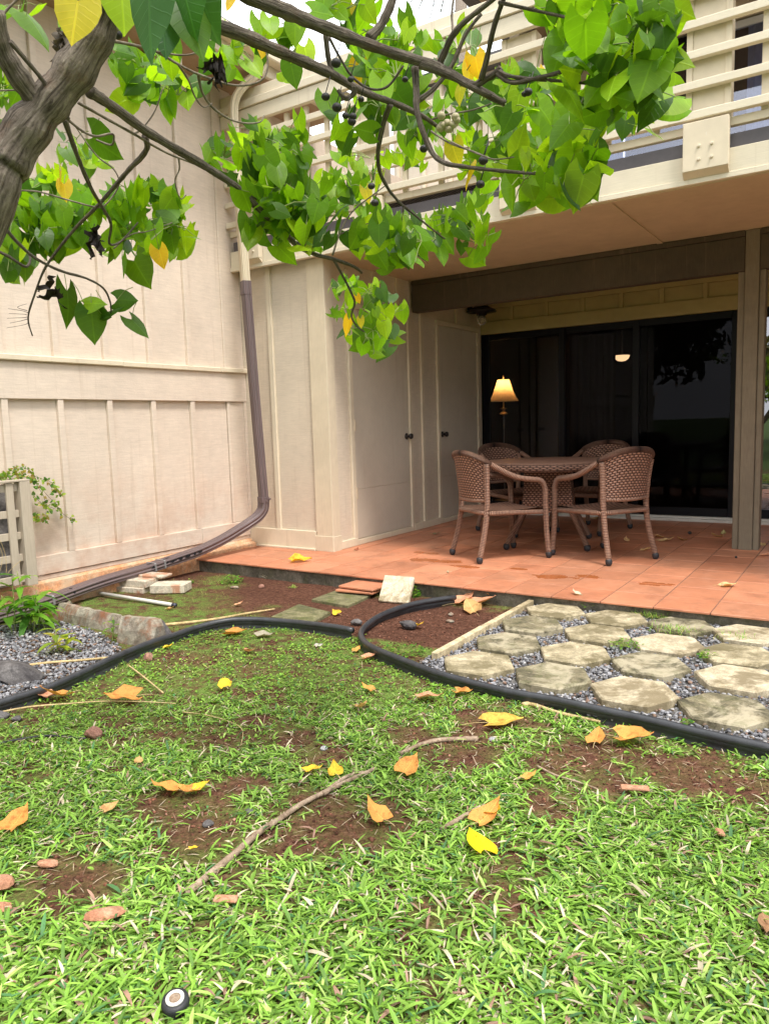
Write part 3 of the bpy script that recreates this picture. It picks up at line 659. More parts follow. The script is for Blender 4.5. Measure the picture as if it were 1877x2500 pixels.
# table
t = empty('round_table', (1.53, 1.06, 0), R(17), 'round brown wicker dining table with a woven rim and pedestal', 'table')
def Lb(name, mat, b, parent, smooth=True):      # local-space part
    o = _b(b, name, mat, None, smooth); o.parent = parent; return o
b = MB(); b.lathe((0, 0, 0), [(.0, .655), (.50, .655), (.570, .660), (.582, .672), (.584, .712), (.576, .722), (.555, .7255), (.0, .7255)], 64); top = Lb('tabletop', simple('table_top', (.27, .155, .11), .42, bumpv=.25, bs=220, var=.12), b, t)
b = MB(); b.lathe((0, 0, 0), [(.574, .662), (.5875, .672), (.5875, .712), (.574, .7225)], 96)
b.f = b.f[:-2]; b.uv = b.uv[:-2]; Lb('rim', M['weave_rim'], b, t)
b = MB()
for k in range(4):
    a0 = k*math.pi/2+math.pi/4; P = []
    for i, (rr, z) in enumerate([(.30, .30), (.285, .42), (.27, .54), (.27, .665)]):
        p0 = Vector((rr*math.cos(a0), rr*math.sin(a0), z)); p1 = Vector((rr*math.cos(a0+math.pi/2), rr*math.sin(a0+math.pi/2), z)); P.append([p0.lerp(p1, j/4)*(1+.05*math.sin(j/4*math.pi)) + Vector((0, 0, z-p0.lerp(p1, j/4).z*(1+.05*math.sin(j/4*math.pi)))) for j in range(5)])
    b.grid(P)
Lb('pedestal', M['weave_base'], b, t)
b = MB(); q = [b.vert((.295*math.cos(k*math.pi/2+math.pi/4), .295*math.sin(k*math.pi/2+math.pi/4), .31)) for k in range(4)]; b.face(q); Lb('pedestal_base', M['wrap'], b, t)
for k in range(4):
    a = k*math.pi/2+math.pi/4+R(0); rr = .46
    pts = smoothpts([(.24*math.cos(a), .24*math.sin(a), .34), (.30*math.cos(a), .30*math.sin(a), .27), (.40*math.cos(a), .40*math.sin(a), .13), (rr*math.cos(a), rr*math.sin(a), .03)], 5)
    b = MB(); b.tube(pts, .022, 10); lg = Lb('leg', M['wrap'], b, t)
    b = MB(); b.lathe((rr*math.cos(a), rr*math.sin(a), 0), [(.014, 0), (.026, .014), (.028, .034), (.022, .050), (0, .053)], 14); Lb('foot_cap', M['black_rubber'], b, lg)

# ------------------------------------------------------------------ lamps
fl = empty('floor_lamp', (-.20, 4.0, .02), label='lit floor lamp with a pleated cream shade and brass stem behind the glass', category='lamp')
def LL(prof, name, mat, parent, n=24, smooth=True): b = MB(); b.lathe((-.20, 4.0, 0), prof, n); return b.build(name, M[mat], parent, smooth)
b = MB(); n_ = 48; prof = [(.075, 1.60), (.098, 1.53), (.125, 1.45), (.155, 1.385), (.195, 1.325)]
idx = [[b.vert((-.20+r_*math.cos(2*math.pi*k/n_), 4.0+r_*math.sin(2*math.pi*k/n_), z)) for k in range(n_)] for r_, z in prof]
for j in range(len(prof)-1):
    for k in range(n_): b.face([idx[j][k], idx[j][(k+1) % n_], idx[j+1][(k+1) % n_], idx[j+1][k]], [(k/n_, j), ((k+1)/n_, j), ((k+1)/n_, j+1), (k/n_, j+1)])
b.build('lamp_shade', M['lamp_shade'], fl, True)
LL([(.014, 1.24), (.05, 1.235), (.020, 1.22), (.016, 1.20), (.035, 1.185), (.055, 1.17), (.060, 1.160), (.022, 1.15), (.012, 1.14), (.012, 1.13)], 'brass_cup', 'brass', fl)
LL([(.009, 1.24), (.009, 1.62), (.014, 1.63), (.009, 1.65), (0, 1.655)], 'stem', 'brass', fl, 12)
LL([(.014, 1.13), (.009, .98), (.013, .975), (.007, .97), (.007, .06)], 'pole', 'steel', fl, 12); LL([(.14, .022), (.14, .035), (.03, .06), (.0, .062)], 'base', 'brass', fl)
LL([(.0, 1.42), (.03, 1.44), (.04, 1.47), (.03, 1.50), (.0, 1.52)], 'bulb', 'spot', fl, 12)
li = bpy.data.lights.new('lamp_light', 'POINT'); li.energy = 5.5; li.color = (1, .62, .28); li.shadow_soft_size = .05
lo = bpy.data.objects.new('lamp_light', li); COL.objects.link(lo); lo.location = (-.20, 4.0, 1.53)
pn = empty('ceiling_lamp', (1.035, 5.0, 1.9), label='glowing amber bowl ceiling lamp hanging in the dark room', category='lamp')
b = MB(); b.lathe((1.035, 5, 0), [(.0, 1.800), (.05, 1.808), (.085, 1.835), (.100, 1.875), (.096, 1.878), (0, 1.878)], 24); b.build('bowl', M['pend'], pn, True)
b = MB(); b.lathe((1.035, 5, 0), [(.003, 1.878), (.003, 2.46), (.05, 2.47), (.05, 2.499)], 10); b.build('rod', M['black_metal'], pn, True)
p_ = atY(1661*1.0, 858, 5.2); b = MB(); b.lathe((2.05, 5.2, 2.48), [(.03, 0), (.035, .01), (.04, .019)], 12); tag(b.build('downlight', M['spot'], None, True), 'tiny lit downlight in the ceiling of the dark room', 'lamp')
wl = empty('wall_lantern', (.0, 2.60, 2.3), label='dark hooded porch lantern with a clear glass globe above the far closet door', category='wall lamp')
b = MB(); b.lathe((.17, 2.62, 0), [(.0, 2.36), (.06, 2.35), (.09, 2.32), (.16, 2.285), (.165, 2.270), (.06, 2.262), (.055, 2.235), (.0, 2.235)], 20); b.build('hood', M['black_metal'], wl, True)
b = MB(); b.tube([(.0255, 2.62, 2.33), (.10, 2.62, 2.38), (.17, 2.62, 2.355)], .012, 8); b.lathe((.021, 2.62, 2.33), [(.05, 0), (.05, .012), (0, .014)], 14, (1, 0, 0)); b.build('bracket', M['black_metal'], wl, True)
m, nt, p, o = newmat('lantern_glass'); p.inputs['Base Color'].default_value = (.9, .9, .85, 1); p.inputs['Transmission Weight'].default_value = .8; p.inputs['Roughness'].default_value = .15; M['lantern_glass'] = m
b = MB(); b.lathe((.17, 2.62, 0), [(.030, 2.234), (.048, 2.215), (.055, 2.185), (.046, 2.150), (.025, 2.130), (0, 2.126)], 18); b.build('globe', M['lantern_glass'], wl, True)

# ------------------------------------------------------------------ downspout
def rectpipe(b, pts, w_, d_, up=Vector((0, 0, 1)), side=None):
    pts = [Vector(p) for p in pts]; prev = None; L = 0
    for i, p in enumerate(pts):
        t_ = (pts[min(i+1, len(pts)-1)]-pts[max(i-1, 0)]).normalized(); s_ = side.copy() if side else t_.cross(up); s_ = (s_-t_*s_.dot(t_)).normalized(); n_ = t_.cross(s_)
        if i: L += (p-pts[i-1]).length
        c_ = []; bw = min(w_, d_)*.12
        cs = [(-w_/2+bw, -d_/2), (w_/2-bw, -d_/2), (w_/2, -d_/2+bw), (w_/2, d_/2-bw), (w_/2-bw, d_/2), (-w_/2+bw, d_/2), (-w_/2, d_/2-bw), (-w_/2, -d_/2+bw)]
        us = [.02, .30, .33, .50, .53, .80, .83, 1.0]
        rg = [b.vert(p+s_*x+n_*y) for x, y in cs]
        if prev:
            for k in range(8):
                u0 = us[k]; u1 = us[(k+1) % 8] if k < 7 else 1.02
                b.face([prev[0][k], prev[0][(k+1) % 8], rg[(k+1) % 8], rg[k]], [(u0, prev[1]), (u1, prev[1]), (u1, L), (u0, L)])
        else: b.face(rg[::-1])
        prev = (rg, L)
    b.face(prev[0])
ds = empty('downspout', (-.66, -.25, 0), label='cream and brown rain downspout, bent at the foot and run along the pink wall', category='downspout')
SD = Vector((1, 0, 0))
up_ = smoothpts([(-.44, -.10, 4.02), (-.50, -.15, 3.93), (-.58, -.20, 3.86), (-.655, -.235, 3.76), (-.680, -.24, 3.62), (-.672, -.235, 3.2), (-.660, -.23, 2.75), (-.650, -.225, 2.30)], 5)
b = MB(); rectpipe(b, up_, .088, .066, side=Vector((.85, -.5, 0))); b.build('upper_pipe', M['spout_cream'], ds)
lw = smoothpts([(-.650, -.225, 2.298), (-.640, -.20, 1.5), (-.628, -.165, .60), (-.628, -.160, .43)], 4)
b = MB(); rectpipe(b, lw, .094, .070, side=Vector((.85, -.5, 0))); b.build('lower_pipe', M['spout_brown'], ds)
b = MB(); rectpipe(b, [(-.6505, -.2255, 2.305), (-.6495, -.2252, 2.195)], .100, .077, side=Vector((.85, -.5, 0))); b.build('coupling', M['spout_brown'], ds)
b = MB(); rectpipe(b, [(-.628, -.163, .47), (-.628, -.160, .425)], .108, .082, side=Vector((.85, -.5, 0))); b.box((-.59, -.17, .445), (-.545, -.150, .462), .003); b.build('strap', M['spout_brown'], ds)
el = smoothpts([(-.628, -.160, .43), (-.632, -.170, .36), (-.655, -.215, .298), (-.690, -.30, .245), (-.715, -.42, .195), (-.735, -.60, .135), (-.745, -.85, .082), (-.75, -1.15, .050)], 5)
b = MB(); rectpipe(b, el, .094, .068, side=Vector((1, -.12, .0))); b.build('elbow', M['spout_brown'], ds)
ex = smoothpts([(-.75, -1.10, .056), (-.755, -1.36, .030), (-.752, -1.75, .008), (-.735, -2.15, -.030), (-.70, -2.6, -.055), (-.68, -3.2, -.06)], 6)
b = MB(); rectpipe(b, ex, .100, .064, side=Vector((1, 0, 0))); b.build('extension', M['spout_brown'], ds)
# rusted-through holes, ragged dark flakes on the pipe's top and near side
def blob(b, c, nrm, rx, ry, ax, n=14, rough=.35):
    c = Vector(c); nrm = Vector(nrm).normalized(); ax = Vector(ax); ax = (ax-nrm*ax.dot(nrm)).normalized(); ay = nrm.cross(ax)
    q = [b.vert(c+ax*rx*math.cos(a)*(1+(rnd.random()-.5)*2*rough)+ay*ry*math.sin(a)*(1+(rnd.random()-.5)*2*rough)) for a in [2*math.pi*k/n for k in range(n)]]
    b.face(q)
b = MB()
PEX = [Vector(p) for p in el[18:]]+[Vector(p) for p in ex]
def onpipe(y):
    for p0, p1 in zip(PEX, PEX[1:]):
        if p0.y >= y >= p1.y and p0.y > p1.y: return p0.lerp(p1, (p0.y-y)/(p0.y-p1.y))
    return PEX[-1]
for y, rx in ((-.86, .035), (-.92, .02), (-1.00, .04), (-1.06, .035), (-1.14, .045), (-1.20, .03), (-1.33, .025), (-2.02, .012)):
    p = onpipe(y); sl = (onpipe(y-.05)-onpipe(y+.05)).normalized()
    blob(b, p+Vector((.014, 0, .0335)), Vector((0, 0, 1))-sl*sl.z, rx, .012, sl, rough=.45); blob(b, p+Vector((.0508, 0, .008)), (1, 0, 0), rx*.7, .009, sl, rough=.5)
b.build('rust_hole', M['hole'], ds)
for y in (-1.22, -1.31, -2.18):
    p = onpipe(y); b = MB(); rectpipe(b, [p+Vector((0, .008, .001)), p+Vector((0, -.008, 0))], .107, .071, side=Vector((1, 0, 0))); b.build('clamp', M['clamp'], ds)

# ------------------------------------------------------------------ trellis box on the left
tr = empty('trellis_screen', (-.80, -2.7, .15), label='small beige lattice screen standing against the pink wall', category='trellis')
X = -.72
for a, c in (((X-.035, -2.345, .10), (X+.035, -2.275, .775)), ((X-.035, -3.42, .10), (X+.035, -3.35, .775))): boxes('post', M['trellis'], tr, [(a, c)], .003)
for y in (-2.43, -2.68, -2.93, -3.18): boxes('slat', M['trellis'], tr, [((X+.004, y, .115), (X+.022, y+.048, .772))], .002)
for z in (.125, .262, .405, .548, .715): boxes('rail', M['trellis'], tr, [((X-.018, -3.35, z), (X+.003, -2.3455, z+.047))], .002)
boxes('rail', M['trellis'], tr, [((X-.035, -3.42, .776), (X+.035, -2.275, .788))], .002)
boxes('side_panel', M['trellis'], tr, [((XW+.035, -2.340, .12), (X-.036, -2.30, .76))], .002)
boxes('back_panel', M['grey_wood'], tr, [((X-.12, -3.35+.145*k, .10), (X-.10, -3.211+.145*k, .72)) for k in range(7)], .003)

# ------------------------------------------------------------------ leaves
WPROF = [(0, .30), (.10, .44), (.24, .50), (.42, .45), (.60, .33), (.76, .19), (.89, .075), (1, .0)]
def leaf(b, base, tipdir, nrm, L, fold=.18, curl=.15, lobe=.17, wid=1.0, roll=0.0, wave=0.0):
    """heart-shaped leaf with a drawn-out tip; base = where the stalk joins"""
    t = Vector(tipdir).normalized(); n = Vector(nrm); n = (n-t*n.dot(t))
    if n.length < 1e-3: n = t.orthogonal()
    n.normalize(); s = t.cross(n); P = []; uvs = []
    ph = rnd.random()*6
    for i, (v_, w_) in enumerate(WPROF):
        row = []; ur = []
        for j in range(5):
            u = (j-2)/2; x = u*w_*wid; y = v_ - lobe*abs(u)**1.5*(1-v_)**3*1.3
            z = -fold*abs(x) - curl*y*y + wave*math.sin(y*9+ph)*abs(u)*.25
            if roll: a = x*roll*2.2; x = math.sin(a)/(roll*2.2); z += (1-math.cos(a))/(roll*2.2)
            row.append(base+(t*y+s*x+n*z)*L); ur.append((.5+u*.5*min(1, w_*2), v_))
        P.append(row); uvs.append(ur)
    b.grid(P, uvs)
def rv(): return Vector((rnd.uniform(-1, 1), rnd.uniform(-1, 1), rnd.uniform(-1, 1)))

# ------------------------------------------------------------------ the tree
tree = empty('milo_tree', (2.05, -4.6, -.1), label='spreading tree with heart-shaped green leaves and rough grey limbs hanging over the lawn', category='tree')
def path(view, pts, d0, d1=None):
    n = len(pts); d1 = d0 if d1 is None else d1
    o = [at(*view(x, y), d0+(d1-d0)*i/(n-1)) for i, (x, y) in enumerate(pts)]
    return smoothpts(o, 5)
def limb(view, pts, r0, r1, d0, d1=None, name='branch', mat='bark', n=12, wob=.10):
    P = path(view, pts, d0, d1); m_ = len(P); b = MB(); r0 *= .70; r1 *= .66
    rad = [(r0+(r1-r0)*i/(m_-1))*(1+.06*math.sin(i*1.7)+.05*math.sin(i*.6+1)) for i in range(m_)]
    b.tube(P, rad, n, wob=wob, vscale=1.0); b.build(name, M[mat], tree, True); return P
tp = [at(*z1(-60, 1180), 1.62)]
tk = smoothpts([Vector((1.75, -4.55, -.25)), Vector((1.80, -4.50, .15)), Vector((1.93, -4.36, .60)), tp[0].lerp(Vector((1.93, -4.36, .60)), .5)] + [at(*z1(x, y), 1.62) for x, y in [(-60, 1180), (40, 950), (170, 740), (300, 580), (440, 400), (570, 190), (640, 30), (680, -120), (720, -300)]], 5)
mm = len(tk); b = MB(); b.tube(tk, [(.050-.022*min(1, i/(mm-1)*1.25))*(1+.08*math.sin(i*1.3)+.05*math.sin(i*.5)) for i in range(mm)], 16, wob=.08); b.build('trunk', M['bark'], tree, True)
limb(z1, [(-40, 60), (10, 260), (80, 400), (180, 540), (270, 640)], .023, .030, 1.60, 1.62)
limb(z1, [(660, -30), (740, 30), (860, 70), (1000, 90)], .028, .022, 1.62, 1.66)
limb(z1, [(1000, 90), (1186, 130), (1400, 200), (1600, 290), (1790, 370), (1940, 440), (2040, 500), (2150, 550), (2290, 600), (2440, 670), (2530, 730)], .021, .007, 1.66, 1.95)
limb(z2, [(120, -120), (260, -20), (430, 50), (560, 105), (720, 170), (900, 240), (1100, 310), (1350, 390), (1500, 470), (1661, 560), (1740, 600)], .021, .009, 1.62, 1.62)
limb(z3, [(-160, 330), (0, 395), (100, 450), (210, 500)], .013, .006, 1.62, 1.6)
limb(z3, [(110, 455), (170, 420), (230, 385), (262, 355)], .010, .009, 1.61, 1.6)
limb(z3, [(250, 370), (300, 395), (400, 410), (600, 425), (800, 442), (960, 430)], .0055, .003, 1.6, 1.48)
limb(z3, [(245, 385), (290, 420), (350, 430), (460, 405), (560, 380), (670, 338)], .0065, .005, 1.6, 1.5)
limb(z2, [(950, 222), (1010, 160), (1060, 70), (1090, -10), (1110, -90)], .013, .010, 1.64, 1.7)
limb(z2, [(1350, 390), (1390, 300), (1430, 215), (1500, 130), (1600, 50), (1690, -20)], .010, .006, 1.64, 1.6)
limb(z3, [(160, 410), (190, 300), (220, 160), (262, 30), (300, -60)], .008, .006, 1.6, 1.55)
limb(z3, [(250, 12), (420, 50), (600, 90), (700, 110)], .0045, .003, 1.56, 1.48)
limb(z2, [(1218, 395), (1222, 470), (1226, 560), (1228, 640), (1262, 760), (1320, 890), (1390, 945), (1500, 965), (1661, 985), (1830, 1000), (1930, 1008)], .0105, .0035, 1.64, 1.47)
limb(z2, [(1240, 580), (1330, 510), (1430, 380), (1510, 200), (1600, 80)], .0075, .005, 1.7, 1.75)
limb(z2, [(1075, 605), (1045, 680), (1020, 780), (1003, 880), (1012, 990), (1060, 1090), (1120, 1165), (1190, 1225), (1270, 1290), (1390, 1385)], .0095, .003, 1.88, 2.05)
limb(z2, [(1150, 1200), (1145, 1260), (1130, 1370)], .0035, .002, 2.0, 2.0)
limb(z2, [(720, 215), (780, 330), (860, 450), (960, 515), (1060, 500), (1150, 380)], .004, .0035, 1.8, 1.8)
limb(z2, [(700, 200), (715, 330), (740, 430)], .008, .009, 1.8, 1.8)
limb(z2, [(870, 500), (860, 545), (815, 570), (770, 520)], .010, .006, 1.8, 1.8)
limb(z1, [(520, 530), (600, 580), (700, 650), (850, 760), (1050, 880), (1200, 970), (1350, 1070), (1480, 1190), (1560, 1270)], .0150, .0115, 1.66, 1.95)
limb(z1, [(1560, 1270), (1640, 1340), (1720, 1420), (1830, 1475), (1930, 1500), (2050, 1545), (2095, 1580)], .0112, .005, 1.95, 2.1)
limb(z2, [(745, 1500), (800, 1600), (855, 1710), (868, 1760), (850, 1830), (880, 1890), (925, 1922)], .0055, .003, 2.05, 2.15)
limb(z2, [(440, 1345), (520, 1400), (610, 1420), (700, 1395), (800, 1350), (920, 1300), (1010, 1300)], .0050, .002, 2.0, 2.1)
limb(z2, [(470, 1340), (490, 1250), (560, 1170), (640, 1120)], .0045, .002, 2.0, 2.05, mat='twig')
limb(z1, [(840, 790), (855, 850), (820, 910), (760, 970), (700, 1040), (640, 1110), (560, 1200), (450, 1310), (350, 1430), (260, 1560), (205, 1700), (165, 1840), (190, 1945)], .0095, .0025, 1.8, 2.2)
limb(z1, [(375, 690), (430, 850), (480, 980), (540, 1110), (600, 1210), (645, 1300), (635, 1410), (700, 1400), (800, 1290)], .0075, .003, 1.7, 2.15)
limb(z1, [(-60, 1210), (0, 1275), (80, 1380), (200, 1490), (350, 1568), (500, 1612), (600, 1670), (640, 1750), (645, 1815)], .0065, .003, 1.9, 2.2)
limb(z1, [(-60, 1430), (60, 1490), (150, 1545), (178, 1500), (160, 1460)], .0055, .004, 2.0, 2.1)
limb(z1, [(640, 235), (780, 262), (900, 295), (1030, 370), (1150, 430), (1330, 490), (1450, 490), (1530, 450), (1552, 370), (1540, 290)], .0045, .0025, 1.8, 1.9, mat='twig')
limb(z1, [(1150, 430), (1170, 530), (1230, 620), (1330, 690), (1430, 715), (1510, 705), (1530, 670)], .0045, .002, 1.85, 2.0, mat='twig')
limb(z1, [(920, 300), (1050, 320), (1150, 300), (1200, 230), (1215, 200)], .003, .002, 1.8, 1.8, mat='twig')
limb(z1, [(1030, 370), (1090, 460), (1130, 560), (1180, 620), (1230, 600)], .003, .002, 1.8, 1.9, mat='twig')
limb(z1, [(455, 595), (640, 700), (800, 790), (900, 850), (1000, 900), (1200, 980), (1400, 1100), (1540, 1190)], .0042, .003, 1.7, 1.95, mat='twig')
limb(z1, [(380, 680), (480, 760), (560, 790), (650, 775), (660, 815), (640, 840), (560, 810)], .0035, .003, 1.72, 1.8, mat='twig')
limb(z1, [(780, 775), (830, 740), (900, 640), (945, 510)], .003, .0015, 1.8, 1.8, mat='twig')
limb(z1, [(60, 1105), (220, 1110), (400, 1160), (560, 1200), (620, 1180), (690, 1070), (660, 980), (560, 900), (430, 720)], .0028, .0025, 2.0, 2.0, mat='twig')
limb(z1, [(660, 1440), (760, 1360), (860, 1340), (1000, 1290)], .0025, .002, 2.15, 2.2, mat='twig')
limb(z1, [(1035, 910), (1040, 980), (1015, 1050), (1045, 1150), (1080, 1130)], .003, .0015, 1.95, 2.0, mat='twig')
limb(z2, [(0, 965), (-20, 940)], .004, .004, 1.9, 1.9, mat='twig')
limb(z2, [(740, 1480), (790, 1330), (860, 1220), (960, 1140), (1040, 1080)], .0035, .002, 2.0, 2.05, mat='twig')
limb(z2, [(1320, 690), (1420, 660), (1540, 640), (1661, 600)], .003, .002, 1.8, 1.7, mat='twig')
limb(z2, [(1310, 760), (1420, 830), (1560, 880), (1680, 930)], .003, .002, 1.75, 1.6, mat='twig')
limb(z3, [(0, 740), (110, 790), (220, 830), (330, 820)], .0025, .0015, 1.6, 1.5, mat='twig')
limb(z2, [(1440, -10), (1430, 90), (1440, 200)], .003, .004, 1.7, 1.65, mat='twig')
limb(z1, [(250, 510), (130, 520), (-20, 525)], .0028, .002, 1.7, 1.75, mat='twig')
limb(z1, [(-30, 150), (40, 60), (120, -20)], .004, .003, 1.7, 1.7, mat='twig')
limb(z1, [(60, 240), (180, 380), (260, 480), (330, 600), (400, 690)], .0055, .005, 1.57, 1.62)
limb(z1, [(680, -20), (690, 90), (684, 180)], .0035, .003, 1.5, 1.5, mat='twig')
# dead thin sprays
for q in range(6):
    limb(z1, [(165+rnd.uniform(-8, 8), 1800+q*12), (120+rnd.uniform(-40, 40), 1780+q*20), (60+rnd.uniform(-20, 110), 1760+q*28)], .0012, .0006, 2.2, 2.2, name='twig_spray', mat='pod', n=5)
GREENS = [(.140, .300, .010), (.190, .400, .012), (.260, .480, .014), (.080, .190, .012), (.320, .520, .018), (.150, .330, .010), (.230, .440, .012), (.060, .150, .016)]
def lcol(k, dark=0):
    c = rnd.choice(GREENS); f = rnd.uniform(.75, 1.2)*k; return (c[0]*f, c[1]*f, c[2]*f, 1)
LB = MB(); PB = MB(); YB = MB()
def hang_leaf(px, py, sz, dist, B=None, col=None, hub=None, down=None, flat=None, bright=1.0):
    B = B or LB; L = sz*dist/F_PX; c = at(px, py, dist)
    t = Vector((0, 0, -1))*rnd.uniform(.35, 1.0) + rv()*rnd.uniform(.35, 1.15) if down is None else Vector(down)
    t.normalize(); n = rv()+(CAM-c).normalized()*rnd.uniform(.2, 1.6)+Vector((0, 0, .55)); B.cc = col or lcol(bright)
    base = c - t*L*.45
    leaf(B, base, t, n, L, fold=rnd.uniform(-.05, .35), curl=rnd.uniform(-.05, .30), wid=rnd.uniform(.84, 1.08), lobe=.30, wave=rnd.uniform(0, .09))
    h = hub if hub is not None else base + Vector((rnd.uniform(-.04, .04), rnd.uniform(-.04, .04), rnd.uniform(.02, .07)))
    if (h-base).length < .22: PB.tube([h, h.lerp(base, .5)+Vector((0, 0, .008)), base], [.0011, .0010, .0010], 5, False)
def cluster(px, py, rx, ry, n, sz, dist=None, hubs=None, bright=1.0, spread=.10):
    n = max(1, round(n*1.3)); rx *= 1.16; ry *= 1.02
    d0 = dist or .105*F_PX/sz
    hh = [at(px+rnd.uniform(-.5, .5)*rx, py+rnd.uniform(-.7, .2)*ry, d0+rnd.uniform(-.03, .03)) for _ in range(max(2, n//6))]
    for i in range(n):
        a = rnd.uniform(0, 2*math.pi); r_ = math.sqrt(rnd.random()); x = px+math.cos(a)*r_*rx; y = py+math.sin(a)*r_*ry; d = d0+rnd.uniform(-spread, spread)
        p = at(x, y, d); h = min(hh, key=lambda q: (q-p).length)
        hang_leaf(x, y, sz*rnd.uniform(.30, .66), d, hub=h, bright=bright)
D_ = lambda v_, x, y: v_(x, y)
CL = [ # px, py, rx, ry, n, leaf size
 (215, 55, 60, 55, 7, 90), (40, 20, 40, 25, 3, 70), (5, 235, 35, 55, 8, 90), (15, 320, 25, 40, 4, 90),
 (365, 170, 75, 55, 17, 85), (330, 215, 60, 60, 12, 88), (420, 225, 55, 45, 9, 85),
 (575, 145, 62, 48, 13, 88), (720, 195, 30, 25, 3, 85), (690, 75, 45, 50, 6, 78), (720, 120, 35, 40, 5, 75),
 (850, 22, 70, 32, 8, 92), (905, 95, 55, 35, 7, 88), (960, 120, 60, 50, 9, 88), (1010, 95, 45, 40, 7, 82), (890, 175, 60, 35, 7, 90), (960, 190, 55, 45, 8, 95),
 (805, 300, 22, 40, 3, 95), (855, 320, 35, 45, 5, 95), (910, 275, 40, 60, 8, 98), (985, 215, 30, 60, 6, 95), (925, 200, 40, 30, 4, 85),
 (1000, 325, 38, 45, 7, 85), (1120, 150, 50, 70, 10, 82), (1150, 235, 50, 60, 10, 85), (1090, 330, 55, 50, 9, 72), (1060, 270, 40, 35, 5, 72), (1180, 330, 50, 60, 10, 85),
 (895, 385, 55, 28, 7, 62), (995, 385, 50, 35, 6, 70),
 (1420, 55, 90, 60, 16, 120), (1560, 60, 75, 60, 14, 130), (1500, 150, 120, 60, 20, 130), (1420, 150, 60, 80, 9, 130), (1600, 130, 50, 90, 10, 130), (1640, 15, 40, 25, 4, 110),
 (1450, 250, 60, 35, 6, 125), (1545, 235, 85, 45, 11, 125), (1600, 190, 50, 60, 7, 125), (1490, 285, 100, 35, 8, 110), (1570, 280, 60, 35, 5, 105),
 (1290, 215, 60, 40, 8, 95), (1330, 240, 60, 40, 8, 95), (1200, 250, 50, 40, 8, 90), (1270, 290, 60, 50, 10, 100), (1230, 365, 70, 45, 11, 95), (1190, 420, 50, 40, 8, 90),
 (1300, 370, 55, 35, 7, 100), (1350, 390, 70, 40, 10, 115), (1290, 440, 60, 55, 8, 125), (1360, 450, 60, 50, 9, 125), (1420, 420, 50, 60, 8, 125), (1390, 340, 60, 40, 6, 115),
 (1075, 545, 40, 28, 7, 75), (1110, 560, 55, 45, 11, 85), (1165, 590, 35, 55, 8, 90), (1150, 520, 45, 30, 6, 75), (1180, 480, 45, 25, 5, 70),
 (955, 585, 60, 45, 13, 100), (930, 630, 40, 35, 6, 95), (1010, 600, 50, 45, 9, 95), (1060, 600, 35, 40, 6, 90), (985, 545, 60, 22, 6, 80),
 (875, 585, 22, 35, 3, 95), (845, 470, 50, 45, 10, 80), (880, 520, 45, 35, 7, 80), (900, 440, 40, 25, 4, 75),
 (560, 380, 50, 28, 8, 95), (640, 345, 60, 40, 13, 90), (690, 380, 60, 40, 13, 95), (600, 415, 70, 35, 9, 95), (660, 420, 60, 40, 11, 98), (720, 335, 35, 35, 5, 85),
 (690, 470, 70, 45, 14, 98), (640, 490, 50, 45, 9, 98), (650, 570, 45, 45, 9, 95), (735, 520, 60, 50, 12, 100), (720, 580, 50, 45, 9, 98), (780, 540, 50, 50, 9, 100), (780, 470, 40, 40, 7, 80), (835, 438, 28, 12, 2, 60), (770, 590, 35, 35, 4, 95),
 (860, 715, 50, 35, 9, 66), (900, 730, 50, 40, 9, 75), (930, 800, 45, 40, 11, 78), (870, 810, 50, 35, 9, 75), (905, 830, 40, 40, 8, 85), (960, 785, 25, 22, 4, 75), (925, 850, 20, 20, 2, 80), (840, 770, 25, 25, 3, 60),
 (95, 460, 60, 30, 12, 78), (130, 520, 70, 45, 16, 82), (70, 560, 60, 50, 15, 82), (110, 600, 60, 45, 13, 85), (170, 580, 50, 45, 11, 85), (200, 540, 35, 50, 8, 82), (170, 490, 55, 30, 8, 78),
 (300, 500, 50, 40, 13, 82), (370, 500, 70, 38, 14, 82), (310, 565, 50, 40, 12, 82), (400, 565, 60, 45, 14, 85), (440, 530, 35, 50, 8, 82), (350, 470, 70, 22, 8, 80), (420, 600, 50, 25, 5, 80), (290, 610, 30, 25, 3, 80),
 (15, 560, 35, 50, 8, 85), (25, 640, 40, 40, 8, 85), (45, 660, 28, 25, 4, 80), (0, 480, 20, 30, 3, 80),
 (165, 355, 45, 30, 5, 66), (190, 400, 50, 30, 6, 62), (110, 280, 25, 20, 3, 66), (150, 245, 30, 12, 3, 50), (235, 405, 18, 22, 2, 60), (265, 365, 12, 10, 1, 55)]
for c_ in CL: cluster(*c_)
# the tree's further crown, just above and beside the picture
for c_ in [(300, -160, 260, 110, 40, 110), (900, -150, 300, 90, 40, 100), (1500, -140, 260, 100, 40, 120), (-180, 300, 130, 260, 40, 95), (-150, 700, 110, 160, 20, 90), (600, -330, 500, 150, 50, 100)]: cluster(*c_, spread=.35)
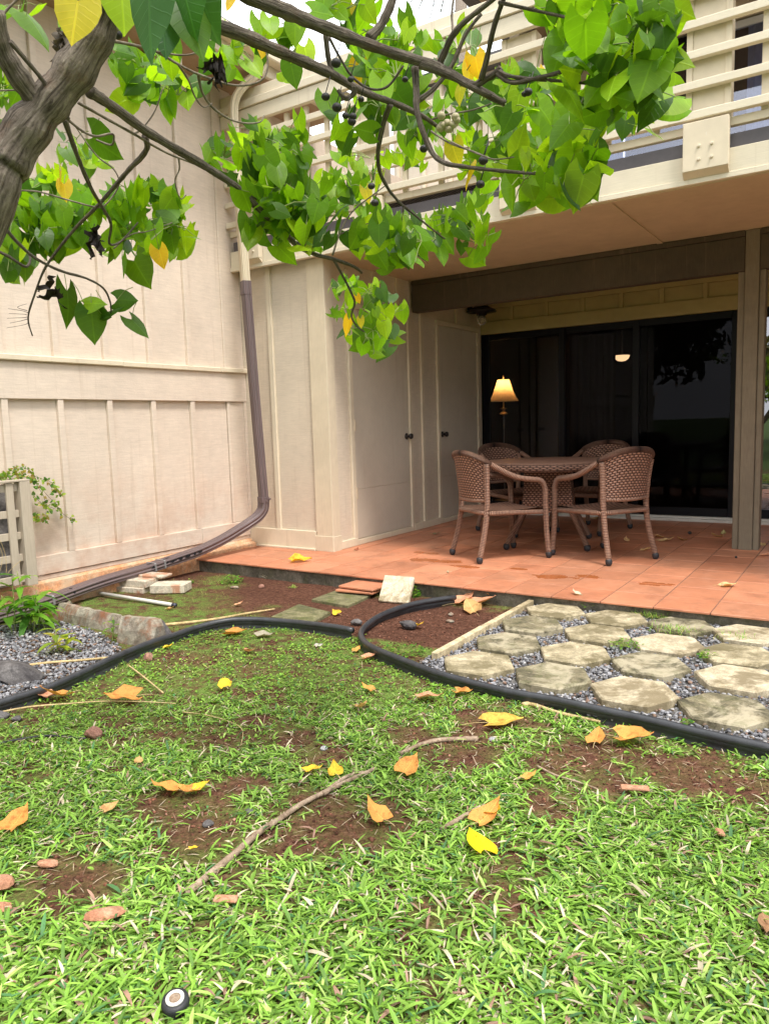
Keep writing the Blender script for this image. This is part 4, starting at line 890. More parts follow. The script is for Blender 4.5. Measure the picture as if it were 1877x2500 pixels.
# leaves one can single out
hang_leaf(362, 35, 165, .93, down=(-.1, -.05, -1), col=(.050, .150, .045, 1)); hang_leaf(455, 15, 110, 1.0, down=(.15, 0, -1), col=(.06, .20, .02, 1)); hang_leaf(400, 75, 100, 1.0, down=(.1, 0, -1), col=(.03, .10, .03, 1)); hang_leaf(475, 65, 115, 1.0, down=(.35, .1, -1)); hang_leaf(300, 20, 90, 1.1, down=(0, 0, -1)); hang_leaf(495, 20, 120, 1.02, down=(.2, 0, -1), col=(.04, .12, .03, 1))
for x, y, s_, dn in [(170, 752, 82, (.1, 0, -1)), (228, 800, 70, (-.1, .1, -1)), (228, 738, 52, (.9, .3, .05)), (280, 755, 48, (.6, .2, .15)), (310, 733, 50, (1, .5, -.1)), (342, 800, 56, (.6, .4, -.8)), (300, 655, 44, (0, 0, -1)), (345, 668, 70, (.4, .2, -.9)), (260, 770, 30, (.8, .2, -.3)), (95, 70, 75, (.6, .3, -.8)), (200, 372, 60, (.4, .2, -.8)), (258, 362, 75, (.7, .4, -.7))]: hang_leaf(x, y, s_, 2.2, down=dn)
for x, y, s_ in [(183, 50, 85), (881, 186, 48), (703, 497, 38), (897, 478, 34), (1140, 430, 58), (1110, 378, 50), (880, 38, 42), (1165, 165, 48), (1145, 185, 42), (874, 732, 20), (880, 789, 24), (848, 800, 42), (1312, 215, 60), (395, 632, 44), (642, 125, 30), (1120, 232, 40), (160, 470, 40), (718, 512, 26), (150, 440, 40), (560, 10, 30)]:
    d = .105*F_PX/85 if s_ < 70 else 1.6
    hang_leaf(x, y, s_*.98, d-.12, B=YB, col=rnd.choice([(.85, .60, .03, 1), (.80, .52, .03, 1), (.70, .62, .06, 1)]), down=Vector((rnd.uniform(-.3, .3), rnd.uniform(-.3, .3), -1)))
LB.build('foliage', M['leaf'], tree, True); PB.build('leaf_stalks', M['petiole'], tree, True)['kind'] = 'stuff'; YB.build('yellow_leaves', M['leaf'], tree, True)
for x, y, s_ in [z2(760, 365)+(14,), z2(700, 560)+(12,), z2(765, 622)+(14,), z2(858, 675)+(11,), z2(852, 705)+(12,), z2(815, 670)+(10,), z2(965, 1078)+(11,), z2(985, 1175)+(12,), z2(1268, 862)+(12,), z2(1612, 930)+(14,), z2(1595, 1068)+(13,), z2(1160, 460)+(9,), z2(905, 575)+(9,), z2(845, 460)+(9,), z3(403, 480)+(12,), z3(385, 490)+(9,), z3(172, 838)+(12,), z3(155, 960)+(12,), z1(682, 200)+(13,), z3(572, 880)+(10,), z1(700, 60)+(10,)]:
    d = 1.75; r_ = s_*d/F_PX*.78; p = at(x, y, d); b = MB(); b.lathe(p, [(r_*math.sin(a), -r_*.82*math.cos(a)) for a in np.linspace(.05, math.pi-.05, 8)], 10); b.tube([p+Vector((0, 0, r_*.7)), p+Vector((.01, .005, r_*.9+.030))], .0010, 5); b.build('seed_pod', M['pod'], tree, True)
for k in range(9):
    x, y = z2(1400+rnd.uniform(-50, 60), 715+rnd.uniform(-45, 55)); p = at(x, y, 1.7); b = MB(); b.lathe(p, [(.009*math.sin(a), -.008*math.cos(a)) for a in np.linspace(.05, math.pi-.05, 6)], 8); b.build('seed_pod', M['pod_pale'], tree, True)
for x, y, n_ in [(355, 90, 8), (525, 145, 9), (225, 570, 5), (140, 700, 4)]:       # blackened shrivelled leaves
    b = MB()
    for k in range(n_):
        b.cc = (.02, .015, .012, 1) if x != 355 else (.10, .08, .06, 1); p = at(x-200*(x == 355)+rnd.uniform(-10, 10), y+rnd.uniform(-15, 25), 1.75); leaf(b, p, Vector((0, 0, -1))+rv()*.7, rv(), rnd.uniform(.025, .05), fold=.9, curl=.6, wid=.5, wave=.9)
    b.build('withered_leaves', M['dead_leaf'], tree, True)

# ------------------------------------------------------------------ yard: edging, stones, pavers, boards
def edging(P, name, lab, grp):
    P = smoothpts([Vector((p.x, p.y, 0)) for p in P], 3); r = empty(name, P[len(P)//2].to_tuple(), label=lab, category='edging', group=grp)
    b = MB(); b.tube([Vector((p.x, p.y, -.052+.005*math.sin(i*.35))) for i, p in enumerate(P)], .0165, 12, wob=.03); b.build('top_tube', M['edging'], r, True)
    b = MB()
    rows = []
    for q, (dz, off) in enumerate([(-.060, .009), (-.074, .012), (-.078, .006), (-.092, .010), (-.135, .012)]):
        row = []
        for i, p in enumerate(P):
            t_ = (P[min(i+1, len(P)-1)]-P[max(i-1, 0)]).normalized(); n_ = Vector((-t_.y, t_.x, 0)); row.append(Vector((p.x, p.y, dz+.005*math.sin(i*.35)))-n_*off*EDGESIDE)
        rows.append(row)
    b.grid(rows); rows2 = [[p+Vector((0, 0, 0)) for p in row] for row in rows]; b.build('skirt', M['edging'], r, True); return r
EDGESIDE = 1
edging(EDGE_R, 'garden_edging', 'black plastic garden edging curving round the hexagon pavers and gravel', 'black plastic edging strips')
EDGESIDE = 1
edging(EDGE_L, 'garden_edging', 'black plastic garden edging snaking in from the left side of the lawn', 'black plastic edging strips')

def rockmesh(b, c, s, n=2, seed=0, sq=(1, 1, .6), ang=0, jag=.28):
    import bmesh
    bm = bmesh.new(); bmesh.ops.create_icosphere(bm, subdivisions=n, radius=1)
    r_ = random.Random(seed); o = [Vector((r_.uniform(-1, 1), r_.uniform(-1, 1), r_.uniform(-1, 1))).normalized() for _ in range(9)]; dd = [r_.uniform(1-jag*1.6, .95) for _ in o]
    i0 = len(b.v)
    for v in bm.verts:
        p = v.co.copy()
        for n_, d_ in zip(o, dd):
            k = p.dot(n_)
            if k > d_: p -= n_*(k-d_)
        p = Vector((p.x*sq[0], p.y*sq[1], p.z*sq[2]))*s; x = p.x*math.cos(ang)-p.y*math.sin(ang); y = p.x*math.sin(ang)+p.y*math.cos(ang); b.vert((c[0]+x, c[1]+y, c[2]+p.z))
    for f in bm.faces: b.face([i0+v.index for v in f.verts])
    bm.free()
def rock(px, py, s, mat, lab, sq=(1, 1, .6), ang=0, z=GZ, seed=1, name='rock', n=2, cat='rock', sink=.3):
    p = G(px, py, z); b = MB(); rockmesh(b, (p.x, p.y, z+s*sq[2]*(1-sink)), s, n, seed, sq, ang); return tag(b.build(name, M[mat], None), lab, cat)
rock(*z7(60, 640), .135, 'rock', 'big dark flat rock at the left edge beside the black edging', (1.35, .8, .42), R(20), seed=4, n=3)
rock(*z7(405, 888), .038, 'red_rock', 'rusty red stone lying on the turf at the end of a thin black tube', (1, .9, .8), seed=5)
rock(*z7(641, 553), .032, 'red_rock', 'brownish round stone just outside the left black edging', (1, .9, .8), seed=6)
rock(*z8(300, 285), .050, 'rock', 'grey angular rock on the red soil inside the right edging loop', (1.2, .8, .65), seed=7)
rock(*z7(1535, 398), .036, 'rock', 'small dark rock beside the free end of the left edging', (1.2, .9, .6), seed=8)
rock(*z7(1200, 190), .045, 'red_rock', 'pinkish stone against the concrete patio edge', (1.15, .8, .55), seed=9, z=-.10)
rock(*z7(1130, 240), .026, 'red_rock', 'small orange stone on the dark soil of the bed', (1, .9, .7), seed=10)
rock(*z7(1012, 243), .030, 'curb', 'pale stone below the green clover sprig', (1.3, .8, .5), seed=11)
rock(*z7(15, 800), .030, 'rock', 'dark stone at the left edge just below the black edging', (1.1, .9, .7), seed=12)
rock(*z7(78, 815), .026, 'rock', 'dark stone right of its twin below the black edging', (1.1, .9, .6), seed=13)
rock(*z8(463, 236), .020, 'curb', 'upper of two small grey stones by the pile of brown leaves', (1, .8, .6), seed=14)
rock(*z8(460, 262), .022, 'curb', 'lower of two small grey stones by the pile of brown leaves', (1.3, .8, .5), seed=15)
rock(*V(700, 1620), .014, 'gravel', 'tiny pale stone in the turf near the long fallen branch', seed=16)
rock(*z8(620, 708), .016, 'gravel', 'bluish pebble on the turf below the yellow-brown long leaf', seed=17)
rock(*V(450, 2048*0+1785), .018, 'rock', 'grey pebble on the bare soil left of the fallen branch', seed=18)
rock(*V(540, 1820*0+1757), .015, 'rock', 'grey pebble on the bare soil above the fallen branch', seed=19)
for k, (x, y, s, sq, an, lab) in enumerate([(230, 1985, .044, (1.2, .7, .35), 50, 'broken terracotta chunk sunk in the grass at lower left'), (6, 1925, .035, (1, .8, .6), 10, 'terracotta chip at the far left edge, upper of two'), (4, 1972, .03, (1, .7, .5), 30, 'terracotta chip at the far left edge, lower of two'),
        (105, 1872, .026, (1.3, .7, .4), 20, 'small terracotta flake above the bare patch at left'), (130, 2130, .024, (1.3, .7, .4), 0, 'pinkish terracotta flake half hidden in the turf at lower left'), (755, 2055, .016, (1, .8, .5), 0, 'little terracotta crumb in the turf at lower middle')]):
    rock(*V(x, y), s, 'chip', lab, sq, R(an), seed=30+k, name='terracotta_chunk', cat='rubble', n=2, sink=.0)

# hexagon pavers
HEX = [(855, 212, 'mid', 'weathered hexagon paver by the top of the pale wooden board'), (1083, 240, 'mid', 'brown hexagon paver second from the wooden board, nearest the patio'), (1330, 268, 'dark', 'dark mossy hexagon paver touching the patio edge with grass before it'), (1585, 302, 'pale', 'pale clean hexagon paver by the patio edge at far right'),
       (768, 268, 'dark', 'grey-brown hexagon paver in the second row beside the board'), (1012, 300, 'mid', 'tan hexagon paver in the second row from the patio'), (1280, 335, 'pale', 'pale sandy hexagon paver with weeds behind it'), (1545, 380, 'mid', 'brown hexagon paver left of the frame edge in the second row'),
       (678, 332, 'dark', 'dark blotched hexagon paver beside the middle of the board'), (930, 370, 'mid', 'tan and white hexagon paver in the middle of the bed'), (1212, 414, 'dark', 'black mossed hexagon paver in the middle of the bed'), (1545, 467, 'pale', 'pale large hexagon paver right of the mossed one'),
       (566, 410, 'mid', 'hexagon paver at the lower end of the wooden board'), (845, 458, 'dark', 'dark hexagon paver with a pale star stain next to the edging'), (1150, 517, 'pale', 'pale cream hexagon paver with a brown stain next to the edging'), (1497, 580, 'dark', 'nearest dark green-black hexagon paver beside the edging')]
HC = []
for x, y, kd, lab in HEX:
    p = G(*z8(x, y), -.045); HC.append(p); a0 = rnd.uniform(-.06, .06)+.0; r_ = .178
    poly = [(p.x+r_*math.cos(a0+k*math.pi/3), p.y+r_*math.sin(a0+k*math.pi/3)) for k in range(6)]
    b = MB(); z = -.045+rnd.uniform(-.004, .004)
    # subdivided rim so the worn edge is not a perfect line
    pts = []
    for k in range(6):
        q0, q1 = Vector(poly[k]), Vector(poly[(k+1) % 6])
        for j in range(6): q = q0.lerp(q1, j/6); pts.append((q.x+rnd.uniform(-.0022, .0022), q.y+rnd.uniform(-.0022, .0022)))
    b.prism(pts, -.10, z, .006); o = b.build('hexagon_paver', M['paver_'+kd], None); tag(o, lab, 'paver', 'hexagon stepping pavers in the gravel')
for k, dx in enumerate([.40, .42, .42, .41]):
    p = HC[(3, 11, 7, 15)[k]]+Vector((dx, .03, 0)); b = MB(); b.prism([(p.x+.198*math.cos(q*math.pi/3), p.y+.198*math.sin(q*math.pi/3)) for q in range(6)], -.10, -.045, .006)
    tag(b.build('hexagon_paver', M['paver_mid'], None), ['brown hexagon paver beyond the last pale one by the patio', 'brown hexagon paver right of the large pale one', 'brown hexagon paver right of the brown one in the second row', 'brown hexagon paver right of the nearest dark green-black one'][k], 'paver', 'hexagon stepping pavers in the gravel')
# wooden board strip
p0, p1 = G(*z8(765, 178), -.04), G(*z8(400, 385), -.05); d = (p1-p0); pm = p0.lerp(p1, .55)
for k, (q0, q1, lab) in enumerate([(p0, pm, 'upper length of the pale wooden strip between soil and hexagon pavers'), (pm+d*.004, p1, 'lower length of the pale wooden strip, ending at the black edging')]):
    c_ = (q0+q1)/2; b = MB(); b.obox(Matrix.Translation((c_.x, c_.y, -.062)) @ Matrix.Rotation(math.atan2(d.y, d.x)+(.008 if k else 0), 4, 'Z'), ((q1-q0).length, .036, .05), .003); tag(b.build('wooden_strip', M['wood_strip'], None), lab, 'board', 'wooden strips along the pavers')
# loose tiles, leaning paver, flat mossy pavers
def quadslab(P, z0, z1_, name, mat, lab, cat, grp=None, bev=.004):
    pts = []
    for k in range(4):
        a, c = P[k], P[(k+1) % 4]
        for j in range(5): q = a.lerp(c, j/5); pts.append((q.x+rnd.uniform(-.0015, .0015), q.y+rnd.uniform(-.0015, .0015)))
    b = MB(); b.prism(pts, z0, z1_, bev); return tag(b.build(name, M[mat], None), lab, cat, grp)
TL = [G(*z8(x, y), -.02) for x, y in [(52, 128), (190, 132), (205, 96), (110, 88)]]
b = MB(); c_ = G(*z8(140, 108), -.02)
for k, (zz, lab) in enumerate([(-.062, 'lower of two loose terracotta tiles stacked by the patio corner'), (-.040, 'upper of two loose terracotta tiles stacked by the patio corner')]):
    b = MB(); b.obox(Matrix.Translation((c_.x+.02*k, c_.y-.012+.02*k, zz)) @ Matrix.Rotation(R(6-8*k), 4, 'Z'), (.295, .295, .014), .003); b.cc = (1, 1, 1, 1); tag(b.build('loose_tile', M['terracotta'], None), lab, 'tile', 'loose terracotta tiles')
b = MB(); b.obox(Matrix.Translation((c_.x+.0, c_.y, -.085)), (.20, .20, .026), .004); tag(b.build('tile_block', M['concrete_edge'], None), 'dark block under the loose terracotta tiles', 'block')
# leaning paver: bottom edge on the soil, top edge against the patio
bl_, br_ = G(*z8(192, 186), -.10), G(*z8(305, 196), -.10); xa = (br_-bl_).normalized(); up = (Vector((-.03, .16, .20))).normalized(); nn_ = xa.cross(up)
MM = Matrix((xa, up, nn_)).transposed().to_4x4(); H_ = .195; Wd = (br_-bl_).length
MM.translation = (bl_+br_)/2+up*H_/2+Vector((0, 0, .004)); b = MB(); b.obox(MM, (Wd, H_, .030), .005); tag(b.build('leaning_paver', M['leaning'], None), 'speckled cream paver leaning against the patio edge by the loose tiles', 'paver')
FP = [([(1345, 290), (1500, 318), (1600, 272), (1455, 250)], 'mossy flat square paver near the loose terracotta tiles'), ([(1170, 365), (1350, 388), (1425, 345), (1290, 311)], 'mossy flat square paver sunk beside the yellow leaf')]
for P, lab in FP: quadslab([G(*z7(x, y), -.085) for x, y in P], -.12, -.080, 'flat_paver', 'paver_moss', lab, 'paver', 'sunken mossy pavers')
# stacked bricks under the downspout
BR = [([(510, 222), (615, 238), (700, 222), (600, 205)], -.10, -.050, 'long pale brick at the left of the stack under the downspout'), ([(700, 232), (845, 205), (810, 185), (690, 200)], -.10, -.040, 'pale brick with an orange top at the right of the stack')]
q = G(*z7(605, 222), -.05); 
for (dx, dy, zz, an, sz, lab) in [(a_*1.25, b_*1.25, c_*1.05, d_, (e_[0]*1.28, e_[1]*1.25, e_[2]*1.1), f_) for a_, b_, c_, d_, e_, f_ in [(-.03, -.02, -.085, 12, (.21, .11, .050), 'lowest tan brick of the little stack under the downspout'), (-.02, 0, -.034, 8, (.215, .11, .048), 'middle pale brick of the little stack under the downspout'), (.205, .055, -.060, 28, (.20, .13, .055), 'pale brick with an orange top beside the little stack'), (.02, .085, .0005, 10, (.20, .10, .016), 'thin tan brick on top of the little stack, touching the downspout')]]:
    b = MB(); b.obox(Matrix.Translation((q.x+dx, q.y+dy, zz)) @ Matrix.Rotation(R(an), 4, 'Z'), sz, .004); tag(b.build('brick', M['brick'], None), lab, 'brick', 'bricks stacked under the downspout')
# kerb stones: trapezoid section blocks, seen from their long side
def kerb(px0, px1, w_, h_, lab, tilt=0, name='kerb_stone'):
    a, c = G(*z7(*px0), GZ), G(*z7(*px1), GZ); d = (c-a); L = d.length; d.normalize(); n_ = Vector((-d.y, d.x, 0)); b = MB(); P = []
    sec = [(0, 0), (.015, h_*.55), (.045, h_), (w_*.8, h_*.95), (w_, .0)]
    nn = 12
    for i in range(nn+1):
        k = i/nn; row = []
        for (s_, z_) in sec: row.append(a+d*(L*k+rnd.uniform(-.004, .004))+n_*(s_+rnd.uniform(-.003, .003))+Vector((0, 0, z_*(1-.25*(k > .93))+rnd.uniform(-.003, .003)*(z_ > 0)-.01)))
        P.append(row)
    b.grid(P); i0 = len(b.v); e0 = [b.vert(p) for p in P[0]]; e1 = [b.vert(p) for p in P[-1]]; b.face(e0); b.face(e1[::-1]); o = recalc(b.build(name, M['curb'], None)); return tag(o, lab, 'kerb stone', 'kerb stones round the gravel bed')
kerb((232, 372), (500, 438), .10, .105, 'mossy grey kerb stone further left, half behind the leafy plants')
kerb((505, 478), (655, 498), .13, .155, 'broken rust-stained kerb stone with a dark end beside the black edging')
rock(*z7(700, 462), .072, 'rock', 'dark broken stone end closing the rust-stained kerb', (1.0, .8, .95), seed=41, n=3)
kerb((180, 322), (290, 326), .07, .055, 'short pale kerb stone end behind the leafy plants at left')
# pipes and stalks
def rod(view, pts, r0, r1, mat, name, lab, cat, z=GZ+.02, n=8, grp=None, wob=.1, zz=None):
    P = [G(*view(x, y), (zz[i] if zz else z)) for i, (x, y) in enumerate(pts)]; P = smoothpts(P, 5); m_ = len(P); b = MB()
    b.tube(P, [r0+(r1-r0)*i/(m_-1) for i in range(m_)], n, wob=wob); return tag(b.build(name, M[mat], None, True), lab, cat, grp)
pr = empty('plastic_pipe', G(*z7(600, 290)).to_tuple(), label='white plastic pipe with a dark open end lying on the moss', category='pipe')
A_, B_ = G(*z7(432, 262), GZ+.03), G(*z7(745, 312), GZ+.018); b = MB(); b.tube([A_, B_], .0125, 14); b.build('pipe', M['pvc'], pr, True); dv = (B_-A_).normalized()
b = MB(); b.tube([B_+dv*.001, B_+dv*.030], .0135, 14); b.tube([B_+dv*.0302, B_+dv*.031], .009, 12); b.build('dark_end', M['pvc_dark'], pr, True)
rod(z7, [(715, 398), (820, 388), (950, 370), (1060, 350), (1110, 342), (1185, 330)], .010, .005, 'stalk', 'dry_stalk', 'straw-coloured stalk lying behind the upper curve of the left edging', 'stalk', GZ+.012, grp='dry stalks')
rod(z7, [(95, 578), (200, 563), (340, 552), (492, 538)], .008, .006, 'stalk', 'dry_stalk', 'straw-coloured stalk lying on the grey gravel at left', 'stalk', GZ+.025, grp='dry stalks')
rod(z7, [(555, 573), (620, 622), (705, 692)], .004, .003, 'stalk', 'dry_stalk', 'thin straw stalk slanting across the turf below the round brown stone', 'stalk', GZ+.02, grp='dry stalks')
rod(z7, [(0, 776), (130, 752), (300, 738), (450, 728), (620, 730), (760, 738)], .0042, .002, 'stalk', 'dry_stalk', 'long thin straw stalk crossing the turf under the folded orange leaf', 'stalk', GZ+.02, grp='dry stalks')
rod(z7, [(790, 775), (880, 785), (980, 812), (1045, 850), (1040, 920)], .0025, .0012, 'stalk', 'dry_stalk', 'fine curved straw runner in the middle of the turf', 'stalk', GZ+.015, grp='dry stalks')
rod(z7, [(-20, 915), (60, 897), (150, 882), (230, 877), (372, 890)], .0048, .0048, 'black_rubber', 'drip_tube', 'thin black drip tube on the turf ending at the red stone', 'tube', GZ+.015)
rod(V, [(812, 1660), (760, 1683), (700, 1712), (650, 1738), (600, 1772), (560, 1798), (505, 1846), (455, 1888), (402, 1932)], .0065, .0105, 'stick', 'fallen_branch', 'long fallen branch lying diagonally through the turf', 'branch', GZ+.012, 10, wob=.16)
rod(V, [(785, 1668), (745, 1680), (700, 1715)], .005, .008, 'stick', 'fallen_twig', 'short fork beside the upper end of the long fallen branch', 'twig', GZ+.014)
rod(V, [(1032, 1596), (985, 1597), (940, 1600), (900, 1612), (865, 1628)], .010, .007, 'stick', 'fallen_branch', 'pale bent branch on the soil below the black edging', 'branch', GZ+.010, 10, wob=.16)
rod(V, [(1045, 1742), (1000, 1765), (952, 1792)], .009, .006, 'stick', 'fallen_branch', 'short branch piece left of the orange butterfly-shaped leaf', 'branch', GZ+.014, 10, wob=.16)
rod(V, [(1160, 1655), (1200, 1675), (1250, 1690), (1290, 1705)], .004, .003, 'stick', 'fallen_twig', 'thin dark twig on the turf below the curled leaf pair', 'twig', GZ+.012)
for x, y, L_, an, lab in [(1371, 1702, .085, -12, 'reddish bark chip on the turf at right'), (488, 1942, .060, -5, 'reddish bark chip next to the lower end of the fallen branch'), (1555, 1798, .03, 80, 'small upright bark sliver in the turf at far right')]:
    p = G(*V(x, y), GZ+.02); b = MB(); b.obox(Matrix.Translation(p) @ Matrix.Rotation(math.atan2(_r.y, _r.x)+R(an), 4, 'Z') @ Matrix.Rotation(R(14), 4, 'X'), (L_, .022, .009), .003); tag(b.build('bark_chip', M['chip'], None), lab, 'bark chip', 'bark chips on the turf')
p = G(*V(1165, 1532)+(0,)) if False else None
rod(z8, [(735, 572), (760, 568), (800, 580), (860, 600), (940, 618), (1025, 636)], .011, .006, 'stalk', 'dry_pod', 'long dry brown seed pod lying along the black edging', 'seed pod', GZ+.014)

# sprinkler head
sp = empty('sprinkler_head', G(*V(379, 2162), GZ).to_tuple(), label='round black and white pop-up sprinkler head sunk in the grass', category='sprinkler')
c_ = G(*V(379, 2162), GZ+.024); ax = (Vector((.10, -.14, 1))).normalized()
b = MB(); b.lathe(c_, [(.020, -.06), (.024, -.03), (.028, -.004), (.026, .004), (.018, .005)], 28, ax); b.build('cap', M['black_rubber'], sp, True)
b = MB(); b.lathe(c_+ax*.005, [(.0185, 0), (.0185, .0035), (.0125, .0042), (.0120, .002)], 28, ax); b.build('ring', M['plastic_white'], sp, True)
b = MB(); b.lathe(c_+ax*.006, [(.0115, 0), (.0115, .002), (.008, .004), (.004, .0045), (0, .003)], 24, ax); b.build('nozzle', M['stick'], sp, True)

# ------------------------------------------------------------------ fallen leaves, each its own thing
OR, YE, TA, PI, BR_ = (.66, .31, .075, 1), (.80, .52, .04, 1), (.60, .38, .15, 1), (.62, .31, .18, 1), (.30, .17, .09, 1)
FALLEN = [  # x, y (view px), length m, colour, heading deg, roll, curl, label
 (40, 1772, .105, OR, 80, .55, .5, 'large orange curled leaf near the left edge of the turf'), (355, 1703, .10, OR, 170, .75, .3, 'tan-orange crumpled leaf with a long stalk over bare soil'), (402, 1712, .075, OR, 240, .9, .7, 'orange folded leaf in the middle of a trio above bare soil'), (434, 1699, .06, YE, 20, .7, .5, 'yellowish small leaf at the right of a trio above bare soil'),
 (485, 1477, .075, YE, 110, .45, .3, 'clean yellow leaf on the upper turf left of centre'), (536, 1408, .085, PI, 260, .9, .6, 'peach leaf twisted upright near the edging arch'), (262, 1508, .145, OR, 200, 1.1, .2, 'long folded orange leaf across the straw stalk'), (118, 1506, .125, OR, 230, 1.0, .8, 'bunched orange leaf below the left black edging'), (92, 1500, .08, PI, 160, .8, .6, 'pale pinkish leaf tucked behind the bunched orange one'),
 (793, 1486, .060, OR, 150, .7, .5, 'small dull orange leaf in the middle of the upper turf'), (783, 1527, .075, TA, 280, 1.0, .8, 'tan leaf folded like wings on the central turf'), (930, 1504, .11, PI, 355, .95, .1, 'pinkish rolled leaf left of the yellow-brown one'), (1003, 1494, .085, OR, 330, .8, .4, 'orange-yellow leaf with a hanging stalk by the edging'), (1090, 1556, .15, (.62, .40, .07, 1), 5, .5, .05, 'long pointed yellow leaf with brown edges on bare soil'),
 (885, 1654, .105, OR, 60, .55, .35, 'orange leaf cupped upward right of the fallen branch'), (724, 1662, .062, YE, 100, .5, .5, 'yellow leaf right of a pair near the fallen branch'), (678, 1660, .065, YE, 10, .9, .3, 'yellow leaf left of a pair near the fallen branch'), (812, 1757, .085, OR, 130, .8, .7, 'orange-pink leaf on bare soil below the fallen branch'), (1145, 1675, .05, OR, 20, .6, .5, 'small orange leaf alone on the right turf'),
 (1290, 1592, .085, OR, 60, .7, .5, 'brownish orange curled leaf, left of two under the edging'), (1372, 1596, .135, OR, 330, .6, .4, 'big crumpled orange leaf, right of two under the edging'), (1052, 1762, .095, OR, 40, 1.2, .9, 'bright orange leaf folded like a butterfly'), (1030, 1818, .105, (.88, .66, .01, 1), 110, .18, .12, 'flat bright yellow round leaf on the right turf'), (1068, 1758, .07, YE, 300, .8, .7, 'small golden leaf half under the butterfly-shaped one'),
 (512, 1368, .13, OR, 350, 1.0, .3, 'orange leaf lying on the soil under the arch of the left edging'), (573, 1372, .10, (.36, .33, .24, 1), 10, .8, .2, 'grey-green dry leaf beside the left edging'), (518, 1304, .055, PI, 40, .9, .6, 'small pink leaf on the dark soil near the clover'), (725, 1323, .075, YE, 120, .3, .2, 'yellow leaf on the flat mossy paver'), (800, 1420, .075, PI, 0, .9, .5, 'pink leaf just outside the right edging loop'), (772, 1402, .05, OR, 60, .9, .5, 'small orange leaf between the two edgings'), (365, 1396, .05, YE, 30, .6, .4, 'small yellow leaf below the left black edging'),
 (72, 1408, .06, PI, 0, .9, .6, 'reddish dry leaf on the gravel by the big flat rock'), (370, 1314, .05, TA, 0, .9, .6, 'curled tan leaf just below the white pipe'), (955, 1280, .14, YE, 10, .35, .3, 'yellow leaf under the patio lip right of the leaning paver'), (905, 1352, .075, YE, 320, .9, .6, 'yellow twisted leaf draped over the grey rock'),
 (1005, 1298, .18, PI, 30, .9, .6, 'crumpled peach leaf at the left of the heap by the patio'), (1040, 1305, .19, PI, 340, 1.0, .5, 'crumpled peach leaf in the middle of the heap by the patio'), (1075, 1297, .17, TA, 200, 1.1, .5, 'tan crumpled leaf right of centre in the heap'), (1100, 1292, .15, PI, 30, 1.0, .6, 'crumpled leaf at the right of the heap by the board'), (1020, 1316, .14, TA, 100, 1.0, .8, 'brown leaf fallen out of the front of the heap'), (890, 1345, .04, OR, 0, .8, .5, 'tiny orange leaf behind the grey rock'),
 (1283, 1441, .075, YE, 340, .8, .2, 'yellow leaf wedged between two hexagon pavers'), (1168, 1420, .03, PI, 300, .9, .5, 'little reddish leaf in the gravel between pavers'), (240, 1760*0+1742, .05, TA, 40, .9, .6, 'tan leaf scrap beside the bare soil at left'), (420, 1362*0+1830, .03, YE, 0, .8, .5, 'yellow leaf scrap near the pebbles'), (1655, 1990, .07, BR_, 80, .4, .2, 'brown and yellow leaf cut by the right edge of the picture'), (300, 1640, .04, TA, 100, .8, .5, 'tan scrap on the left turf'), (690, 1393, .045, (.45, .43, .38, 1), 20, .4, .2, 'pale grey small leaf on the turf below the edging arch')]
PATIO_L = [(652, 1210, .17, YE, 5, 1.5, .0, 'yellow leaf rolled into a cone on the tiles near the corner post'), (943, 1152, .055, (.28, .27, .16, 1), 340, .5, .3, 'greenish grey leaf on the tiles before the closet door'), (1243, 1280, .045, (.62, .54, .38, 1), 120, .7, .6, 'pale leaf on the tile edge above the pavers'), (1575, 1263, .07, TA, 350, .9, .2, 'tan curved pod-like leaf on the tiles at right'), (1398, 1186, .06, TA, 20, .8, .5, 'tan leaf in front of the right chair'), (1440, 1166, .085, TA, 350, .7, .4, 'large tan leaf between the right chair and the post'), (1418, 1158, .07, TA, 160, .8, .5, 'tan leaf upper left of the large one by the post'), (1470, 1165, .06, TA, 200, .9, .7, 'curled tan leaf nearer the post'), (1352, 1165, .05, TA, 80, .9, .5, 'tan leaf right behind the right chair leg'), (1545, 1158, .07, TA, 200, .9, .6, 'curled tan leaf beside the foot of the post'), (1562, 1150, .05, (.55, .50, .22, 1), 60, .9, .7, 'yellowish leaf against the left side of the post'), (1640, 1175, .05, TA, 110, .9, .5, 'tan leaf just right of the post'), (1655, 1198, .05, PI, 330, .8, .4, 'pinkish leaf on the tiles at the right edge'), (1265, 1128, .055, TA, 60, .9, .5, 'tan leaf under the table between chair legs'), (1045, 1122, .06, TA, 170, .9, .5, 'tan leaf under the left chair'), (1180, 1170, .03, TA, 60, .9, .5, 'small tan leaf beside the table foot'), (1290, 1118, .05, TA, 10, .9, .4, 'tan leaf by the white sill behind the chairs'), (771, 1182*0+1186, .03, (.30, .10, .05, 1), 60, 1.0, .8, 'small rust brown leaf at the foot of the closet door')]
